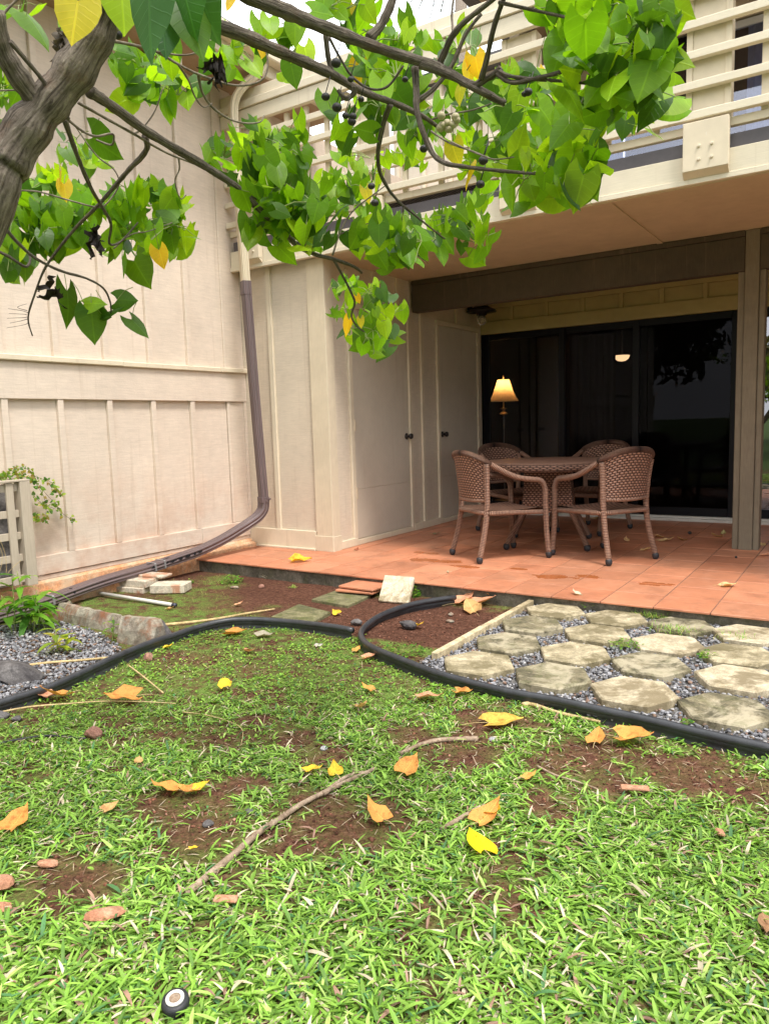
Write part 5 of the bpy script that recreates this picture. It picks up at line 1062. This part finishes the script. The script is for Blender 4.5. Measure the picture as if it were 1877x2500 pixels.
def fallen(x, y, L, col, head, roll, curl, lab, z):
    p = G(*V(x, y), z+.012); b = MB(); f = rnd.uniform(.9, 1.1); b.cc = (col[0]*f, col[1]*f, col[2]*f, 1); a = math.atan2(_r.y, _r.x)+R(head); t = Vector((math.cos(a), math.sin(a), rnd.uniform(-.05, .12)))
    n = Vector((rnd.uniform(-.25, .25), rnd.uniform(-.25, .25), 1)); L *= .9; q = p-t*L*.45+Vector((0, 0, .006))
    leaf(b, q, t, n, L, fold=-.25*rnd.random(), curl=-curl*.75, wid=rnd.uniform(.8, 1.0), roll=roll*.62, lobe=.2, wave=rnd.uniform(.10, .34) if col != FALLEN[22][3] else .02)
    mnz = min(v[2] for v in b.v); b.v = [(v[0], v[1], v[2]-mnz+z+(.006 if z < -.01 else .001)) for v in b.v]
    o = b.build('fallen_leaf', M['dead_leaf'], None, True); tag(o, lab, 'leaf', 'fallen leaves')
    s = MB(); base = Vector(b.v[2]); e = base-Vector((t.x, t.y, 0)).normalized()*L*rnd.uniform(.4, .75)+Vector((rnd.uniform(-.01, .01), rnd.uniform(-.01, .01), 0)); e.z = z+.006; s.tube(smoothpts([base, base.lerp(e, .5)+Vector((0, 0, .004)), e], 3), .0012, 5); s.build('stalk', M['stalk'], o, True)
for f_ in FALLEN: fallen(*f_, GZ+.014 if f_[1] > 1450 else GZ+.004)
for f_ in PATIO_L: fallen(f_[0], f_[1], f_[2]*(1.0 if f_[2] > .12 else 1.45), f_[3] if f_[3] is not TA else (.66, .46, .22, 1), *f_[4:], .0005)
for x, y, lab in [(1488, 1135*0+1142, 'dark round seed pod on the shaded tiles'), (1550, 1278*0+1178, 'small dark seed on the tiles before the post'), (1452, 1263*0+1273, 'little pale pebble on the tile beside the tan pod')]: pass
for (x, y), s_, mt, lab in [(z8(452, 75), .010, 'pod_pale', 'small round pale seed on the front tiles'), (z8(1485, 127), .009, 'pod_pale', 'little pale pebble on the tiles beside the tan curved leaf'), ((1577+585/5.537, 1200+580/5.537), .018, 'pod', 'dark round seed pod on the shaded tiles near the glass doors'), ((1577+1210/5.537, 1200+900/5.537), .010, 'pod', 'tiny dark seed on the tiles before the post')]:
    p = G(x, y, 0); b = MB(); b.lathe((p.x, p.y, .0), [(s_*math.sin(a), s_*.85*(1-math.cos(a))) for a in np.linspace(.05, math.pi-.05, 7)], 10); tag(b.build('seed', M[mt], None, True), lab, 'seed')

# ------------------------------------------------------------------ grass, ground cover, gravel, crumbs (uncountable stuff)
LAWN = [Vector((-3, -3.4, 0))]+EDGE_L+EDGE_R[4:]+[Vector((7, -2.2, 0)), Vector((7, -7, 0)), Vector((-3, -7, 0))]
def npmesh(name, verts, faces, cols, mat, smooth=False, kind='stuff'):
    """faces: (n, k) array of equal-size polygons"""
    n, k = faces.shape; me = bpy.data.meshes.new(name); me.vertices.add(len(verts)); me.vertices.foreach_set('co', verts.astype(np.float32).ravel())
    me.loops.add(n*k); me.loops.foreach_set('vertex_index', faces.astype(np.int32).ravel()); me.polygons.add(n)
    me.polygons.foreach_set('loop_start', (np.arange(n)*k).astype(np.int32)); me.polygons.foreach_set('loop_total', np.full(n, k, np.int32))
    if smooth: me.polygons.foreach_set('use_smooth', np.ones(n, bool))
    me.update(calc_edges=True); ca = me.color_attributes.new('tint', 'FLOAT_COLOR', 'POINT'); ca.data.foreach_set('color', np.concatenate([cols, np.ones((len(cols), 1))], 1).astype(np.float32).ravel())
    me.materials.append(mat); o = bpy.data.objects.new(name, me); COL.objects.link(o)
    if kind: o['kind'] = kind
    return o
def blades(px, py, pz, L, Wd, az, el, bend, cols):
    """arched strips with a crease: vectorised"""
    n = len(px); ca_, sa_ = np.cos(az), np.sin(az); ts = np.array([0, .3, .62, .86, 1.]); wp = np.array([.55, 1., .92, .5, .04])
    V_ = np.zeros((n, 5, 3, 3)); ang = el.copy(); x = np.zeros(n); z = np.zeros(n); pt = 0
    for i, t_ in enumerate(ts):
        if i:
            dl = (t_-pt)*L; ang = el-bend*t_; x = x+np.cos(ang)*dl; z = z+np.sin(ang)*dl; pt = t_
        for j, s_ in enumerate((-1, 0, 1)):
            hw = s_*wp[i]*Wd/2; V_[:, i, j, 0] = px+ca_*x-sa_*hw; V_[:, i, j, 1] = py+sa_*x+ca_*hw; V_[:, i, j, 2] = pz+z+abs(s_)*wp[i]*Wd*.16
    base = (np.arange(n)*15)[:, None, None]; q = []
    for i in range(4):
        for j in range(2): q.append([i*3+j, i*3+j+1, i*3+j+4, i*3+j+3])
    F = (base+np.array(q)[None]).reshape(-1, 4); C = np.repeat(cols[:, None, :], 15, 1)
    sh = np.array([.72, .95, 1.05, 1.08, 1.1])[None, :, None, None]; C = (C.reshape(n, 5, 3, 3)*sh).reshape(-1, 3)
    return V_.reshape(-1, 3), F, C
def pal(n, cols, wts, var=.22):
    k = rng.choice(len(cols), n, p=np.array(wts)/sum(wts)); return np.array(cols)[k]*(1+(rng.random((n, 1))-.5)*2*var)
def camd(x, y): return np.hypot(x-CAM.x, y-CAM.y)
def inview(x, y, m=.75):
    dx, dy = x-CAM.x, y-CAM.y; fx, fy = -math.sin(YAW), math.cos(YAW); a = dx*fx+dy*fy; s_ = dx*fy-dy*fx; return (a > .55) & (np.abs(s_) < a*.56+m)
# near turf: broad-bladed carpet grass in rosettes
NT_ = 62000
tx = rng.uniform(-.9, 5.2, NT_); ty = rng.uniform(-4.95, -1.5, NT_); d = camd(tx, ty)
keep = inpoly(tx, ty, LAWN) & inview(tx, ty)
zone = np.clip((3.35+.5*(fbm(tx, ty, 1.6)-.5)-d)/.55, 0, 1); prob = zone*(1-np.clip(soilness(tx, ty)*(1.5-.6*np.clip(2.4-d, 0, 1)), 0, .97))
keep &= rng.random(NT_) < prob; tx, ty, d, zone = tx[keep], ty[keep], d[keep], zone[keep]
nb = rng.integers(5, 9, len(tx)); ix = np.repeat(np.arange(len(tx)), nb); n = len(ix)
L = rng.uniform(.018, .044, n)*(.55+.45*zone[ix])*(1+.18*np.clip(2.5-d[ix], 0, 1))*np.clip(rng.normal(1, .22, n), .5, 1.6); Wd = L*rng.uniform(.10, .165, n)+.0006; az = rng.uniform(0, 2*np.pi, n); el = rng.uniform(.05, .95, n); bd = rng.uniform(.3, 1.2, n)
bx = tx[ix]+rng.normal(0, .007, n); by = ty[ix]+rng.normal(0, .007, n)
tone = (.78+.5*fbm(bx, by, 2.3))[:, None]
cols = pal(n, [(.190, .355, .045), (.260, .450, .070), (.125, .250, .040), (.36, .52, .13), (.08, .20, .07), (.58, .50, .36), (.34, .20, .15)], [30, 26, 15, 12, 6, 8, 3], .30)*tone
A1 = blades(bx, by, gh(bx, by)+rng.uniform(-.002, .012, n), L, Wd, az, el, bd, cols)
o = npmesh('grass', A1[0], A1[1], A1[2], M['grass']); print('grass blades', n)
# dry straw thatch between the tufts
n = 14000; x = rng.uniform(-.9, 5.2, n); y = rng.uniform(-4.95, -1.5, n); k = inpoly(x, y, LAWN) & inview(x, y) & (rng.random(n) < np.clip((4.4-camd(x, y))/1.6, .1, 1)); x, y = x[k], y[k]; n = len(x)
A2 = blades(x, y, gh(x, y)+rng.uniform(.001, .010, n), rng.uniform(.015, .050, n), rng.uniform(.0012, .0035, n), rng.uniform(0, 6.28, n), rng.uniform(-.1, .5, n), rng.uniform(-.3, .7, n), pal(n, [(.50, .41, .28), (.38, .27, .18), (.58, .50, .37), (.22, .13, .09)], [5, 3, 2, 2]))
npmesh('dry_thatch', *A2, M['dead_leaf'])
# far turf: creeping small leaves and short fine grass
n = 120000; x = rng.uniform(-.9, 5.0, n); y = rng.uniform(-4.9, -1.0, n); d = camd(x, y)
pr_ = np.clip((d-2.15)/.7, .10, 1)*np.clip(1.12-soilness(x, y)*1.15, .05, 1)*np.clip((fbm(x+9, y, 5)-.22)*2.6, .15, 1)
k = inpoly(x, y, LAWN) & inview(x, y) & (rng.random(n) < pr_); x, y = x[k], y[k]; n = len(x)
tone = (.75+.55*fbm(x, y, 3.1))[:, None]
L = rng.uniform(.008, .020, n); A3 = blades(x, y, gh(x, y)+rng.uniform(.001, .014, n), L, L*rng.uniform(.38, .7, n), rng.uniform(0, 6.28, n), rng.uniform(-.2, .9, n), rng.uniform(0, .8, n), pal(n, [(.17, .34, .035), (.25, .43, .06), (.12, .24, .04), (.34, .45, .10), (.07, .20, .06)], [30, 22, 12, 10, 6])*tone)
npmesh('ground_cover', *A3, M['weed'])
n = 26000; x = rng.uniform(-.9, 4.8, n); y = rng.uniform(-3.8, -.8, n); inl = inpoly(x, y, LAWN)
mossy = np.clip(1.2-np.hypot((x-bigm.x)*.75, y-bigm.y)/.34, 0, 1)
mossy = np.maximum(mossy, np.clip((fbm(x, y, 2.6)-.54)*5, 0, 1)*((y > -1.9) & (x < 2.2)))
k = inview(x, y) & (y < -.80) & ~inpoly(x, y, BED_R) & ~inpoly(x, y, BED_L) & (rng.random(n) < np.where(inl, .30*np.clip((camd(x, y)-2.3), 0, 1), mossy*.95)); x, y = x[k], y[k]; n = len(x)
A4 = blades(x, y, gh(x, y), rng.uniform(.010, .030, n), rng.uniform(.0010, .0022, n), rng.uniform(0, 6.28, n), rng.uniform(.5, 1.4, n), rng.uniform(.1, 1.0, n), pal(n, [(.24, .32, .06), (.36, .40, .11), (.15, .25, .04), (.48, .42, .20)], [4, 3, 2, 1]))
npmesh('moss_grass', *A4, M['weed'])
# ico stones
def icos():
    t = (1+5**.5)/2; v = np.array([(-1, t, 0), (1, t, 0), (-1, -t, 0), (1, -t, 0), (0, -1, t), (0, 1, t), (0, -1, -t), (0, 1, -t), (t, 0, -1), (t, 0, 1), (-t, 0, -1), (-t, 0, 1)], float)/math.hypot(1, t)
    f = np.array([(0, 11, 5), (0, 5, 1), (0, 1, 7), (0, 7, 10), (0, 10, 11), (1, 5, 9), (5, 11, 4), (11, 10, 2), (10, 7, 6), (7, 1, 8), (3, 9, 4), (3, 4, 2), (3, 2, 6), (3, 6, 8), (3, 8, 9), (4, 9, 5), (2, 4, 11), (6, 2, 10), (8, 6, 7), (9, 8, 1)]); return v, f
def stones(name, x, y, z, r_, cols, mat, flat=.7, smooth=False):
    v, f = icos(); n = len(x); P = v[None]*(1+(rng.random((n, 12, 1))-.5)*.75); P = P*rng.uniform(.6, 1.25, (n, 1, 3)); P[:, :, 2] *= flat
    a = rng.uniform(0, 6.28, n); b_ = rng.uniform(-.6, .6, n); ca_, sa_, cb, sb = np.cos(a), np.sin(a), np.cos(b_), np.sin(b_)
    X_, Y_, Z_ = P[..., 0], P[..., 1], P[..., 2]; Y2 = Y_*cb[:, None]-Z_*sb[:, None]; Z2 = Y_*sb[:, None]+Z_*cb[:, None]
    Q = np.stack([X_*ca_[:, None]-Y2*sa_[:, None], X_*sa_[:, None]+Y2*ca_[:, None], Z2], -1)*r_[:, None, None]+np.stack([x, y, z], -1)[:, None]
    F = (f[None]+(np.arange(n)*12)[:, None, None]).reshape(-1, 3); return npmesh(name, Q.reshape(-1, 3), F, np.repeat(cols[:, None], 12, 1).reshape(-1, 3), mat, smooth)
def polybox(P): xs_ = [p[0] for p in P]; ys_ = [p[1] for p in P]; return min(xs_), max(xs_), min(ys_), max(ys_)
BED_Lv = BED_L
for nm, P, n, zz in (('gravel', BED_R, 34000, -.073), ('gravel_strip', BED_Lv, 12000, -.088)):
    a_, b_, c_, d_ = polybox(P); x = rng.uniform(a_, min(b_, 5.2), n); y = rng.uniform(c_, d_, n); k = inpoly(x, y, P) & inview(x, y, .9)
    if nm == 'gravel':
        for h in HC: k &= np.hypot(x-h.x, y-h.y) > .166
    x, y = x[k], y[k]; n = len(x); r_ = rng.uniform(.0045, .0115, n)
    stones(nm, x, y, zz+rng.uniform(-.008, .008, n), r_, pal(n, [(.78, .79, .82), (.50, .51, .54), (1.10, 1.08, 1.04), (.70, .46, .34), (.30, .30, .31), (.42, .30, .20)], [36, 28, 10, 6, 14, 6], .2), M['gravel'])
gb = MB(); q = [gb.vert((p[0], p[1], -.080)) for p in BED_R]; gb.face(q); gb.build('gravel_bed', stone('gravel_base', (.07, .065, .06), (.20, .19, .18), None, 40), kind='structure')
# soil crumbs
n = 42000; x = rng.uniform(-.9, 4.8, n); y = rng.uniform(-4.8, -.79, n); inl = inpoly(x, y, LAWN)
k = inview(x, y, .2) & ~inpoly(x, y, BED_R) & ~inpoly(x, y, BED_L) & (rng.random(n) < np.where(inl, np.clip(soilness(x, y)*1.3, 0.03, 1), .8)) & ((camd(x, y) < 4.6)); x, y = x[k], y[k]; n = len(x)
stones('soil_crumbs', x, y, gh(x, y)+rng.uniform(-.001, .003, n), rng.uniform(.0015, .0060, n)*np.where(rng.random(n) < .03, 1.9, 1), pal(n, [(.9, .8, .75), (1.5, 1.35, 1.25), (.5, .4, .36), (2.6, 2.9, 3.2)], [10, 6, 8, .7], .2), stone('crumb', (.080, .034, .021), (.21, .100, .066), None, 30))

# ------------------------------------------------------------------ small plants
def lance(b, base, d, up, L, Wd, bend=.9, fold=.2):
    """long pointed leaf arching over"""
    d = Vector(d).normalized(); s_ = d.cross(Vector(up)).normalized(); n_ = s_.cross(d); P = []; p = Vector(base); a = 0
    for i, (t_, w_) in enumerate([(0, .12), (.12, .55), (.3, .95), (.5, 1), (.7, .78), (.87, .38), (1, .02)]):
        if i: dl = (t_-pt)*L; a = -bend*t_; p = p+(d*math.cos(a)+n_*math.sin(a))*dl
        pt = t_; P.append([p+s_*u*w_*Wd/2+n_*abs(u)*fold*w_*Wd/2 for u in (-1, -.5, 0, .5, 1)])
    b.grid(P)
def plant(name, root, stems, lab, cat, cols, L=(.10, .18), Wd=(.022, .035), h=(.12, .22), per=7, spread=.07, stemcol='petiole'):
    r = empty(name, root.to_tuple(), label=lab, category=cat); b = MB(); sb = MB()
    for k in range(stems):
        a = rnd.uniform(0, 6.28); q = root+Vector((math.cos(a), math.sin(a), 0))*spread*rnd.random(); hh = rnd.uniform(*h); lean = rv()*.25; top = q+Vector((lean.x*hh, lean.y*hh, hh)); P = smoothpts([q, q.lerp(top, .5)+Vector((lean.y, -lean.x, 0))*.02, top], 4); sb.tube(P, [.004-.002*i/len(P) for i in range(len(P))], 6)
        for j in range(per):
            t_ = .25+.75*j/per; p = q.lerp(top, t_); a2 = j*2.4+k; f = rnd.uniform(.75, 1.25); c = rnd.choice(cols); b.cc = (c[0]*f, c[1]*f, c[2]*f, 1); lance(b, p, (math.cos(a2), math.sin(a2), rnd.uniform(.25, .9)), (0, 0, 1), rnd.uniform(*L), rnd.uniform(*Wd), rnd.uniform(.6, 1.5))
    b.build('leaves', M['leaf'], r, True); sb.build('stem', M[stemcol], r, True); return r
GRN = [(.13, .34, .03), (.20, .44, .04), (.08, .22, .03), (.28, .50, .06)]
plant('leafy_plant', G(*z7(60, 440), GZ), 4, 'tall leafy green plant with long pointed leaves at the left edge of the gravel', 'plant', GRN, L=(.15, .27), Wd=(.034, .055), h=(.22, .40), per=8, spread=.10)
plant('leafy_plant', G(*z7(185, 430), GZ), 3, 'leafy green plant with pointed leaves right beside the kerb stone at left', 'plant', GRN, L=(.12, .20), Wd=(.034, .052), h=(.14, .30), per=8, spread=.06)
plant('leafy_plant', G(*z7(245, 530), GZ), 2, 'low yellow-green plant on the gravel in front of the taller leafy plants', 'plant', [(.42, .50, .05), (.28, .42, .05), (.50, .48, .08)], L=(.08, .13), Wd=(.026, .038), h=(.06, .16), per=8, spread=.04)
plant('seedling', G(*z7(485, 470), GZ), 1, 'slender seedling growing against the rust-stained kerb stone', 'plant', GRN, L=(.06, .09), Wd=(.016, .024), h=(.10, .15), per=6, spread=.01)
def sprig(px, py, z, n_, R_, h, lab, leafr=(.010, .018), cols=GRN, name='green_sprig', cat='weed'):
    p = G(px, py, z); r = empty(name, p.to_tuple(), label=lab, category=cat); b = MB(); sb = MB()
    for k in range(n_):
        a = rnd.uniform(0, 6.28); rr = R_*math.sqrt(rnd.random()); q = p+Vector((math.cos(a)*rr, math.sin(a)*rr, rnd.uniform(.1, 1)*h*(1.1-rr/R_*.6))); c = rnd.choice(cols); f = rnd.uniform(.7, 1.25); b.cc = (c[0]*f, c[1]*f, c[2]*f, 1)
        leaf(b, q, (math.cos(a), math.sin(a), rnd.uniform(-.3, .5)), Vector((0, 0, 1))+rv()*.5, rnd.uniform(*leafr)*1.5, wid=1.0, lobe=.1); sb.tube([p+Vector((rnd.uniform(-.01, .01), rnd.uniform(-.01, .01), 0)), q], .0008, 4, False)
    b.build('leaves', M['leaf'], r, True); sb.build('stem', M['petiole'], r); return r
sprig(*z7(1000, 215), GZ, 60, .085, .075, 'bushy green clover sprig on the dark soil below the patio corner')
sprig(*z8(325, 165), GZ, 34, .040, .085, 'small green leafy weed between the leaning paver and the patio')
sprig(*z7(265, 215), -.06, 26, .05, .05, 'small green weed at the foot of the pink wall, behind the long pipe at left', leafr=(.012, .018))
sprig(*z7(490, 165), -.05, 46, .055, .17, 'upright green weed growing behind the downspout by the pink wall', leafr=(.012, .020))
sprig(*z7(190, 235), -.08, 60, .10, .10, 'tangled green and brown weed between the pink wall and the leafy plants', cols=GRN+[(.35, .30, .12)])
sprig(*z7(825, 215), -.09, 22, .03, .04, 'small green weed at the right end of the brick stack', leafr=(.007, .012))
sprig(*z7(750, 160), -.09, 16, .03, .03, 'tiny green weed beside the footing under the downspout', leafr=(.007, .012))
sprig(*z8(985, 205), -.055, 26, .05, .05, 'tiny green weed among the pavers near the patio edge', leafr=(.007, .012))
sprig(*z8(1120, 350), -.055, 60, .08, .035, 'green weed patch between the pavers in the middle of the bed', leafr=(.006, .010))
sprig(*z8(1430, 392), -.055, 34, .045, .04, 'green weed left of the brown paver at right', leafr=(.007, .012))
sprig(*z8(280, 375), GZ, 110, .12, .03, 'green clover patch inside the right edging loop', leafr=(.007, .012))
sprig(*z8(605, 548), GZ+.01, 16, .03, .02, 'little green weed just outside the right edging', leafr=(.008, .012))
sprig(*z8(1350, 640), -.06, 16, .02, .02, 'tiny weed in the gravel close to the right edging', leafr=(.006, .010))
def tuft(px, py, z, n, L, lab, R_=.024, cols=((.16, .34, .04), (.26, .44, .07), (.45, .42, .16)), name='grass_tuft', cat='grass tuft', el=(.6, 1.5)):
    p = G(px, py, z); x = p.x+rng.normal(0, R_, n); y = p.y+rng.normal(0, R_*.6, n)
    A = blades(x, y, np.full(n, p.z), rng.uniform(L*.5, L, n), rng.uniform(.0018, .0040, n), rng.uniform(0, 6.28, n), rng.uniform(*el, n), rng.uniform(.2, 1.3, n), pal(n, list(cols), [1]*len(cols)))
    o = npmesh(name, *A, M['weed'], kind=None); return tag(o, lab, cat)
tuft(*z7(1395, 215), GZ, 40, .075, 'fine grass tuft beside the concrete patio edge'); tuft(*z8(1310, 298), -.060, 220, .055, 'grass growing in front of the dark paver by the patio', .055); tuft(*z8(1210, 240), -.060, 160, .055, 'pale green grass between two pavers at the patio edge', .05); tuft(*z8(1535, 325), -.060, 110, .05, 'grass strip below the pale paver at far right', .05)
tuft(*z7(1265, 238), GZ, 60, .03, 'low moss tuft on the soil right of the clover sprig', .018); tuft(*z7(505, 572), GZ, 60, .06, 'grass tuft growing against the left edging', .04); tuft(*z7(1245, 405), GZ, 30, .06, 'thin grass tuft under the arch of the left edging', .010)
tuft(*z7(370, 275), GZ, 420, .10, 'heap of dry brown grass under the long brown pipe', .10, cols=((.20, .14, .09), (.34, .26, .17), (.12, .08, .05)), name='dry_grass', cat='dry grass', el=(-.1, .5))
tuft(*z7(870, 155), GZ, 50, .06, 'dry pale straw at the left end of the patio edge', .035, cols=((.55, .45, .33), (.38, .28, .2)), name='dry_grass', cat='dry grass', el=(.1, 1.2)); tuft(*z7(1150, 195), GZ, 16, .07, 'few dry pale stems left of the pinkish stone', .015, cols=((.62, .54, .42),), name='dry_grass', cat='dry grass', el=(.6, 1.3))
for k, (x, y) in enumerate([(30, 452), (60, 470), (75, 440)]): pass
# vine over the trellis
vn = empty('trellis_vine', (-.80, -2.35, .8), label='thin green vine trailing off the top of the lattice screen down the pink wall', category='vine'); b = MB(); sb = MB()
def LT(x, y): return x/6.388, 1120+y/6.388
VINES = [[(-60, 260), (60, 300), (160, 180), (270, 128), (400, 150), (490, 200), (535, 265), (640, 305), (790, 360), (850, 420), (900, 520), (960, 560)], [(540, 330), (620, 420), (700, 520), (790, 620), (835, 650)], [(830, 650), (900, 750), (980, 850), (1090, 930), (1170, 960)], [(545, 340), (600, 440), (690, 590), (720, 720), (725, 850), (710, 930), (620, 960), (540, 900)], [(500, 520), (560, 600), (640, 680), (760, 740), (860, 780)], [(-40, 330), (100, 330), (250, 300), (420, 290), (520, 330)]]
for V_ in VINES:
    P = smoothpts([atX(*LT(x, y), -.84+.02*rnd.random()) for x, y in V_], 5); sb.tube(P, .0016, 5, False)
    for p in P[::1]:
        for _ in range(2 if V_ is VINES[0] or V_ is VINES[5] else 1):
            if rnd.random() < .55: c = rnd.choice([(.20, .38, .05), (.32, .46, .08), (.10, .24, .05), (.40, .32, .12)]); b.cc = (*c, 1); leaf(b, p+rv()*.012, rv(), rv()+Vector((.8, -.5, .3)), rnd.uniform(.018, .034), wid=.8, lobe=.05)
for x, y, n_ in [(80, 250, 34), (220, 230, 20), (350, 240, 16), (500, 320, 12), (880, 480, 14), (930, 570, 14), (690, 710, 12), (800, 770, 14), (600, 960, 16), (700, 960, 16), (560, 880, 8), (1130, 960, 8), (830, 370, 7), (630, 350, 6), (870, 700, 5), (980, 860, 5)]:
    for _ in range(n_): c = rnd.choice([(.20, .38, .05), (.32, .46, .08), (.10, .24, .05), (.42, .40, .10)]); f = rnd.uniform(.7, 1.2); b.cc = (c[0]*f, c[1]*f, c[2]*f, 1); leaf(b, atX(*LT(x+rnd.gauss(0, 38), y+rnd.gauss(0, 26)), -.84+rnd.uniform(-.05, .03)), rv(), rv()+Vector((.8, -.5, .3)), rnd.uniform(.016, .030), wid=.8, lobe=.05)
b.build('leaves', M['leaf'], vn, True); sb.build('stem', M['twig'], vn)
for k, V_ in enumerate([[(10, 1280), (60, 1400), (100, 1560), (105, 1800)], [(-10, 1350), (40, 1480), (30, 1650), (0, 1760)], [(120, 1800), (200, 1700), (330, 1590)]]):
    P = smoothpts([atX(*LT(x, y), -.68) for x, y in V_], 4); b = MB(); b.tube(P, .0013, 5); tag(b.build('withered_vine', M['stalk'], None), ['long pale dry stem hanging down the right part of the lattice', 'pale dry stem at the left edge of the lattice', 'dry stem slanting up to the lattice post'][k], 'vine')

# ------------------------------------------------------------------ balcony furniture
bt_ = empty('balcony_lounger', (1.0, .4, 2.66), label='black metal mesh lounger lying on the balcony deck behind the lower rail', category='lounger')
b = MB()
for k in range(60): b.box((.25+k*.023, .10, 2.790), (.262+k*.023, .70, 2.796))
for k in range(26): b.box((.25, .10+k*.024, 2.7965), (1.62, .111+k*.024, 2.802))
b.build('mesh', M['black_metal'], bt_)
for a, c in (((.24, .08, 2.78), (1.63, .105, 2.81)), ((.24, .70, 2.78), (1.63, .725, 2.81))): boxes('frame', M['black_metal'], bt_, [(a, c)], .003)
for x, y in ((.35, .12), (1.5, .12), (.35, .69), (1.5, .69)): b = MB(); b.tube([(x, y, 2.66), (x+.05, y, 2.785)], .012, 8); b.build('leg', M['black_metal'], bt_, True)
tb = empty('balcony_table', (1.35, 1.2, 2.66), label='dark slatted table standing on the balcony behind the leaves', category='table')
for k in range(5): boxes('slat', M['black_metal'], tb, [((.85, .95+k*.11, 3.28), (1.9, 1.04+k*.11, 3.30))], .002)
for x, y in ((.9, .98), (1.85, .98), (.9, 1.45), (1.85, 1.45)): b = MB(); b.tube([(x, y, 2.66), (x, y, 3.28)], .016, 8); b.build('leg', M['black_metal'], tb, True)

# ------------------------------------------------------------------ trees behind the camera (mirrored in the glass, belt added to cut low sky light on the patio) and the conifer beyond the roof
def farcrown(name, x, y, h, rad, lab, col, n=2600, ls=.34, trunk=.16):
    r = empty(name, (x, y, GZ), label=lab, category='tree', group='unseen trees added across the lawn'); b = MB(); b.tube(smoothpts([(x, y, GZ), (x+.1, y, h*.4), (x-.1, y+.1, h*.8)], 4), [trunk*(1-.6*i/8) for i in range(9)], 8); b.build('trunk', M['twig'], r, True)
    u = rng.normal(size=(n, 3)); u /= np.linalg.norm(u, axis=1)[:, None]; rr = rad*rng.random(n)**.4*(.75+.5*vnoise(u[:, 0]*2+x, u[:, 1]*2+u[:, 2]*3, 1.3)); P = u*rr[:, None]*np.array([1, 1, .75])+np.array([x, y, h])
    a = rng.normal(size=(n, 3)); c = rng.normal(size=(n, 3)); a /= np.linalg.norm(a, axis=1)[:, None]; c /= np.linalg.norm(c, axis=1)[:, None]
    Vv = np.stack([P-a*ls*.5, P+c*ls*.25, P+a*ls*.5, P-c*ls*.25], 1).reshape(-1, 3); o = npmesh('crown', Vv, np.arange(n*4).reshape(-1, 4), np.repeat(pal(n, [col], [1], .4), 4, 0), M['weed'], kind=None); o.parent = r; o.matrix_parent_inverse = W(r).inverted()
for x, y, h, rad, lab, c in [(-2.8, -13.5, 4.4, 3.0, 'added rounded dark tree across the lawn left of the gap', (.02, .05, .015)), (-8.6, -12.5, 4.8, 3.8, 'added wide dark tree across the lawn behind the side wing', (.02, .05, .015)), (5.2, -14, 4.8, 3.4, 'added broad dark tree across the lawn right of the gap', (.03, .07, .02)), (11.2, -12.5, 4.8, 3.8, 'added green tree across the lawn at the right', (.04, .09, .025)), (17, -8.5, 5.2, 4.2, 'added big green tree beside the lawn at far right', (.04, .09, .025)), (1.2, -25, 3.0, 2.2, 'distant low bushy tree in the gap across the lawn', (.16, .15, .05)), (16, -20, 6.5, 5.0, 'added tall distant tree at the far right', (.05, .10, .04)), (-15, -19, 6.5, 5, 'added tall distant tree beyond the side wing', (.04, .09, .03)), (7.5, -22, 6.8, 4.4, 'added tall distant tree right of the gap across the lawn', (.05, .10, .04)), (-5.5, -20.5, 7.0, 4.6, 'added tall distant tree left of the gap across the lawn', (.04, .09, .03))]: farcrown('unseen_tree', x, y, h, rad, lab, c, 4200, .5)
pt_ = at(1120, -260, 24.0); pn_ = empty('pine_tree', (pt_.x, pt_.y, GZ), label='needle-leaved conifer far behind the roof, only its drooping bough tips showing', category='tree')
b = MB(); b.tube([(pt_.x, pt_.y, GZ), (pt_.x, pt_.y, pt_.z+1.0)], [.25, .12], 10); b.build('trunk', M['twig'], pn_, True)
nb_ = MB(); sb = MB()
for k, (x, y, x2, y2) in enumerate([(1090, -120, 1000, 8), (1090, -120, 1022, 22), (1095, -120, 1050, 45), (1110, -110, 1075, 38), (1150, -130, 1110, 30), (1160, -130, 1135, 48), (1180, -120, 1165, 25), (1200, -120, 1195, 52), (1060, -130, 990, -10), (1220, -120, 1225, 30)]):
    A_, B_ = at(x, y, 24), at(x2, y2, 23.6); P = smoothpts([A_, A_.lerp(B_, .5)+Vector((0, 0, .15)), B_], 6); sb.tube(P, [.03-.002*i for i in range(len(P))], 5, False); dd = (B_-A_).normalized()
    for i in range(70):
        t_ = .25+.75*i/70; p = A_.lerp(B_, t_); nb_.cc = (.05, .10, .06, 1); q = p+(dd*.6+rv()*.9).normalized()*rnd.uniform(.12, .30); s_ = dd.cross(Vector((0, 0, 1))).normalized()*.010; nb_.face([nb_.vert(p-s_), nb_.vert(p+s_), nb_.vert(q)])
nb_.build('needles', M['weed'], pn_)['kind'] = 'stuff'; sb.build('bough', M['twig'], pn_)
